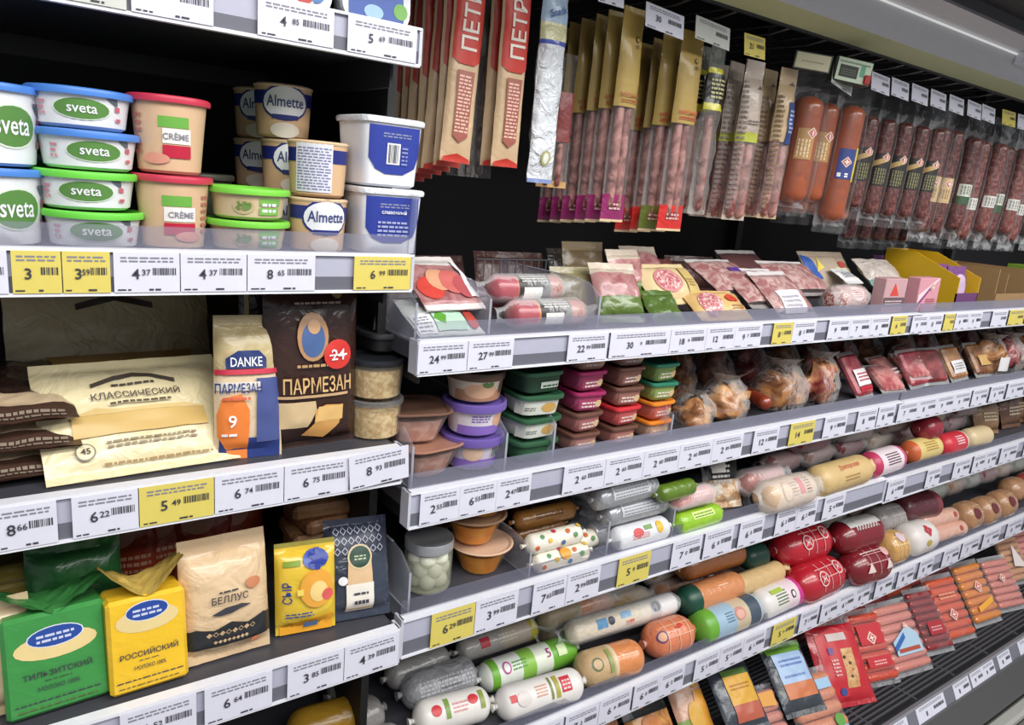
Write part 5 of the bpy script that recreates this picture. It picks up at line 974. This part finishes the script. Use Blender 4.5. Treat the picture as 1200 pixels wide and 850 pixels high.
rl('dark red ham with white emblem and lace edge, right of the bright red pair', (1.671,0.024,1.833,0.01), .7305, .0455, ((1, DRH),), NET(.12, .04, '#c89898') + (('l', -.05, .028, .05, .034, 1, '#e0d0cc'), ('p', ((.02, -.02), (.034, .004), (.048, -.02)), '#e0c8c4'), ('p', ((-.05, -.02), (-.036, .004), (-.022, -.02)), '#e0c8c4'), ('e', .034, .022, .012, .012, '#d8a8a4')), seed=218, k=1.1)
rl('silver topped dark red ham with white lace edge, behind the dark red one', (1.662,0.059,1.84,0.046), .796, .042, ((.0, DRH), (1, DRH)), (('p', ((-.06, .018), (.06, .018), (.06, .09), (-.06, .09)), P('#c2c0be', .3, .004, 50)), ('t', 'ΛΛΛΛΛΛΛΛ', .0, .014, .012, '#e6dcd8', .1)), seed=219, k=1.0)
rl('round red ham behind the upper bright red one', (1.51,0.168,1.634,0.168), .761, .034, ((1, P('#a82430', .3, coat=.5)),), seed=220)
rl('tan netted ham right of the dark red one', (1.857,0.038,1.946,0.031), .7355, .044, ((1, P('#cfa060', .3, coat=.5)),), NET(.07, .04, '#e8d0a0') + (('e', .0, .02, .014, .014, '#d8c0c8'),), seed=221)
rl('white ham with red diamond emblem and gold patch', (1.961,0.034,2.098,0.03), .7355, .044, ((1, P('#dcd6d2', .35)),), (('t', '❖', .0, .012, .034, '#c03444'), ('e', -.01, -.02, .012, .008, '#b8a04a')), seed=222)
for i, (g, z) in enumerate((((2.1,0.044,2.307,0.028), .711), ((2.107,0.067,2.287,0.05), .746))):
    rl('pale pink sausage at the right of the white ham, %s' % ('front', 'upper rear')[i], g, z, .023, ((1, P('#d8aa98', .3, coat=.5)),), (('e', .06, .0, .008, .008, '#a8543c'),), seed=223 + i, end='round')
rl('dark maroon sausage with cut end behind the pale pink pair', (2.027,0.095,2.188,0.071), .791, .038, ((.8, P('#5a2a30', .3, coat=.5)), (1, P('#7c3a40', .3))), seed=225, k=.4, end='round')
for i, (g, z) in enumerate((((2.31,0.047,2.401,0.044), .729), ((2.409,0.04,2.501,0.038), .729), ((2.525,0.04,2.622,0.038), .729))):
    rl('brown wrapped ham in the row at the right, %s from the left' % ORD[i + 1], g, z, .043, ((1, P('#b08460', .32, coat=.5)),), NET(.05, .04, '#d0b090') + (('e', -.01, .0, .016, .016, '#6a2c30'),), seed=226 + i, k=1.0)
rl('gray wrapped sausage behind the silver topped ham', (1.924,0.107,2.079,0.094), .771, .036, ((1, P('#a09a98', .3, coat=.5)),), NET(.1, .03, '#c8c4c4'), seed=230)
rl('brown orange sausage at the back above the green capped one', (1.19,0.128,1.39,0.123), .801, .03, ((1, P('#a8683a', .28, coat=.6)),), (('r', .0, .01, .04, .012, '#e0b890'),), seed=231)
rl('dark green wrapped sausage end left of the upper red ham', (1.373,0.108,1.455,0.103), .791, .028, ((1, P('#1f4438', .35)),), seed=232)
for i in range(9): rl('film wrapped sausage in the rear row of the fourth shelf, %s from the left' % ORD[i + 1], (0.856 + .155 * i, .165 + .01 * (i % 2), 0.856 + .14 + .155 * i, .175), .718, .032, ((1, P(('#8a7a60', '#a88a5c', '#b07a58', '#6a2a30', '#8e8a88')[i % 5], .3, coat=.5)),), seed=240 + i, end='film')
for i in range(8): rl('film wrapped sausage piled on the rear row of the fourth shelf, %s from the left' % ORD[i + 1], (0.979 + .16 * i, .18, 0.979 + .13 + .16 * i, .19), .778, .028, ((1, P(('#6a6448', '#9a7048', '#7a8a4a', '#a85040', '#a89a88')[i % 5], .3, coat=.5)),), seed=250 + i, end='film')
for i in range(9): rl('wrapped ham on the far right bay beyond the brown row, %s from the left' % ORD[i + 1], (2.721 + .13 * i, .08, 2.721 + .1 + .13 * i, .08), .726, .041, ((1, P(('#b08460', '#b8484c', '#d0b8a0', '#8a3a3c')[i % 4], .3, coat=.5)),), seed=260 + i, k=1)
for i in range(10): rl('wrapped sausage piled in the second layer of the far right bay, %s from the left' % ORD[i + 1], (2.3 + .115 * i, .16, 2.3 + .095 + .115 * i, .15), .77, .034, ((1, P(('#8a9078', '#b08460', '#a8a49a', '#8c2c38', '#c0a088')[i % 5], .3, coat=.5)),), seed=270 + i, k=1, end='film')
# ================= bottom deck: frankfurter packs ==========================================
Z5 = .4035
FR1 = P('#cf5a3a', .3, coat=.6); FR2 = P('#d8843a', .3, coat=.6); FR3 = P('#cf8478', .3, coat=.6); FR4 = P('#8e2a2c', .3, coat=.6); FR5 = P('#c9763e', .3, coat=.6)
REDP = W('#b4222e', rough=.25, bump=.004)
def vac(label, uxy, w, h, n, m, ds=(), lean=-42, yaw=0, seed=1, T=.03, z=Z5, cat='sausage', name='frankfurter_pack', film=None):
    thing(name, label, cat, (uxy[0], uxy[1], z + .006), (lean, 0, yaw), frank_pack(w, h, n, T, m, ds, film, seed))
vac('pack of orange red frankfurters with diamond emblem, right of the dark red packs', (2.239,-0.067), .135, .19, 7, FR1, (('@', 'emblem'),) + EMB(-.01, .075, 1.6) + (('@', 'lettering'), ('l', -.04, .12, .03, .14, 2, '#e8a080'),), -40, -10, 301)
vac('pack of amber frankfurters with diamond emblem, second of the orange packs', (2.419,-0.065), .135, .19, 7, FR2, (('@', 'emblem'),) + EMB(.0, .11, 1.6) + (('@', 'amber_flash'), ('p', ((-.04, .04), (.04, .06), (.04, .075), (-.04, .055)), '#e8a83a'),), -40, -8, 302)
vac('pack of pinkish red frankfurters, third of the orange packs', (2.582,-0.067), .13, .17, 7, FR3, EMB(-.01, .1, 1.3), -40, -12, 303)
vac('pack of pale pink frankfurters with light blue label and small red emblem', (1.951,-0.076), .15, .19, 7, FR3, (('p', ((-.05, .05), (.05, .05), (.05, .095), (.02, .12), (-.05, .085)), '#a8c4d8'), ('p', ((-.05, .06), (-.05, .074), (.0, .104), (.0, .09)), '#2f62a8'), ('r', -.04, .056, .04, .066, '#a84a38')) + EMB(.016, .118, .9), -42, -10, 304)
vac('pack of dark red links in pinkish film between the pale pink and orange packs', (2.12,-0.066), .11, .18, 8, FR4, (('r', -.03, .05, .03, .085, '#a82c34'), ('l', -.02, .06, .02, .075, 2, '#d8a0a0')), -42, -12, 305)
rpk = (('p', ((-.06, .012), (.06, .012), (.06, .165), (.0, .185), (-.06, .165)), '#c02a34'), ('p', ((-.008, .04), (.03, .04), (.036, .13), (.0, .13)), MEAT('#c08a5a', '#d8b078', 60)), ('e', .012, .065, .004, .004, '#3a2a22'), ('e', .016, .095, .004, .004, '#3a2a22'), ('e', .004, .11, .004, .004, '#3a2a22'), ('r', -.03, .15, .03, .168, '#c9b8b4'), ('r', -.036, .12, -.022, .136, '#6a4a8a'), ('e', -.024, .034, .009, .009, '#3a4a8a'), ('l', -.036, .07, -.018, .112, 5, '#e0b0a8'))
flat('red_pack', 'red film pack with tan sausage picture window, left of the red frankfurters', 'sausage', 1.68,-0.062, Z5, .15, .205, .035, ((.92, REDP), (1, HAZE)), rpk, -42, -16, 306, .003)
vac('pack of red frankfurters with white diamond emblem and red print', (1.824,-0.061), .12, .19, 7, P('#c84a34', .3, coat=.6), (('p', ((-.04, .1), (.04, .1), (.04, .15), (-.04, .15)), '#c02430'), ('r', -.04, .045, .04, .07, '#c02430')) + EMB(.0, .115, 1.5) + (('l', -.02, .05, .02, .064, 2, '#e8b0a8'),), -42, -14, 307)
BT = W('#8fb0d8', rough=.3, bump=.003)
flat('sausage_tray', 'dark tray pack with light blue label and green top edge over orange sausage', 'sausage', 1.476,-0.061, Z5 + .055, .12, .16, .03, ((.08, W('#2c3138')), (.9, W('#3a4048')), (1, W('#5a8a3a'))), (('p', ((-.042, .068), (.046, .068), (.046, .135), (-.042, .135)), '#a4bedd'), ('p', ((-.042, .035), (.046, .035), (.046, .068), (-.042, .068)), '#c8764a'), ('p', ((-.05, .135), (.05, .135), (.05, .149), (-.05, .149)), '#6a9a3a'), ('l', -.03, .105, .034, .125, 2, '#6a86c0'), ('l', -.03, .08, .03, .09, 1, '#7a94c8')), -50, -12, 308)
vac('pack of pale orange sausages with light blue film edge and green leaf, lowest front', (1.515,-0.101), .15, .15, 4, P('#d08a6a', .3, coat=.6), (('p', ((-.054, .003), (.054, .003), (.054, .018), (-.054, .018)), '#8ab0d8'), ('p', ((-.054, .1), (.054, .1), (.054, .122), (-.054, .122)), '#9cbcd8'), ('e', .036, .03, .014, .014, '#5a9a3a')), -48, -10, 309, .036)
flat('sausage_tray', 'slate tray pack with yellow label over pink meat, left of the blue labelled tray', 'sausage', 1.312,-0.031, Z5 + .055, .115, .15, .03, ((1, W('#3a424c')),), (('p', ((-.03, .055), (.045, .055), (.045, .115), (-.03, .115)), '#d8a43a'), ('p', ((-.03, .02), (.045, .02), (.045, .055), (-.03, .055)), '#b8604a'), ('l', -.02, .085, .034, .1, 2, '#b07a20'), ('r', -.03, .115, .04, .128, '#5a7a3a')), -50, -10, 310)
vac('pack of pink chicken sausages under an amber film edge, below the yellow labelled tray', (1.349,-0.066), .15, .14, 5, P('#c98474', .3, coat=.6), (('p', ((-.054, .1), (.054, .09), (.054, .122), (-.054, .122)), '#d8983a'), ('e', .036, .03, .012, .012, '#6aa03a'), ('e', -.01, .02, .012, .01, '#e8a83a')), -48, -10, 311, .036)
flat('sausage_pack', 'cream and amber printed pouch of sausages left of the slate tray', 'sausage', 1.218,0.022, Z5 + .03, .09, .16, .03, ((.3, W('#8aa05a')), (1, W('#d0a48c'))), (('p', ((-.01, .0), (.044, .0), (.044, .1), (.01, .1)), '#d8983a'), ('e', .0, .05, .02, .03, '#d8a84a'), ('p', ((-.044, .1), (.044, .12), (.044, .158), (-.044, .158)), '#cfae96'), ('e', .018, .125, .012, .02, '#c89a3a')), -46, -8, 312)
flat('sausage_pack', 'clear bag of brown chicken pieces with flared film, lowest left on the deck', 'meat', 1.111,0.045, Z5 + .03, .12, .15, .04, ((.5, MEAT('#a06038', '#d8984a', 40)), (1, CRINK)), (('e', -.02, .1, .012, .01, '#c8302c'), ('e', -.01, .06, .02, .015, '#c87a3a')), -46, -4, 313)
flat('sausage_pack', 'brown sausage bag at the left end of the deck beside the flared bag', 'meat', 0.988,0.062, Z5 + .03, .12, .15, .04, ((.6, MEAT('#7a4a30', '#b87a4a', 40)), (1, CRINK)), (), -46, 0, 314)
for i in range(9):
    vac('pack of frankfurters in the rear row of the deck, %s from the left' % ORD[i + 1], (1.193 + .15 * i, .27), .13, .16, 6, (FR4, FR1, FR3, P('#a8343a', .3, coat=.6))[i % 4], (), -35, (-8, 5, -4)[i % 3], 320 + i % 3, z=Z5 + .02)
for i in range(9):
    vac('pack of %s links at the far right of the deck, %s in its row' % (('tan', 'pink', 'brown')[i % 3], ORD[i + 1]), (2.82 + .125 * i, -.005), .12, .17, 7, (P('#c9946a', .3, coat=.6), FR3, P('#a8684a', .3, coat=.6))[i % 3], (('p', ((-.03, .06), (.03, .05), (.0, .13)), '#e0d4d0'),) if i % 3 == 0 else (), -40, -10, 330 + i % 3)
for i in range(7):
    vac('pack of red links stacked behind the front packs, %s from the left' % ORD[i + 1], (1.66 + .13 * i, .1), .14, .2, 7, (FR4, FR1, P('#b03a3a', .3, coat=.6))[i % 3], EMB(.0, .1, 1.2) if i % 2 else (), -36, -6, 340 + i % 3, z=Z5 + .06)
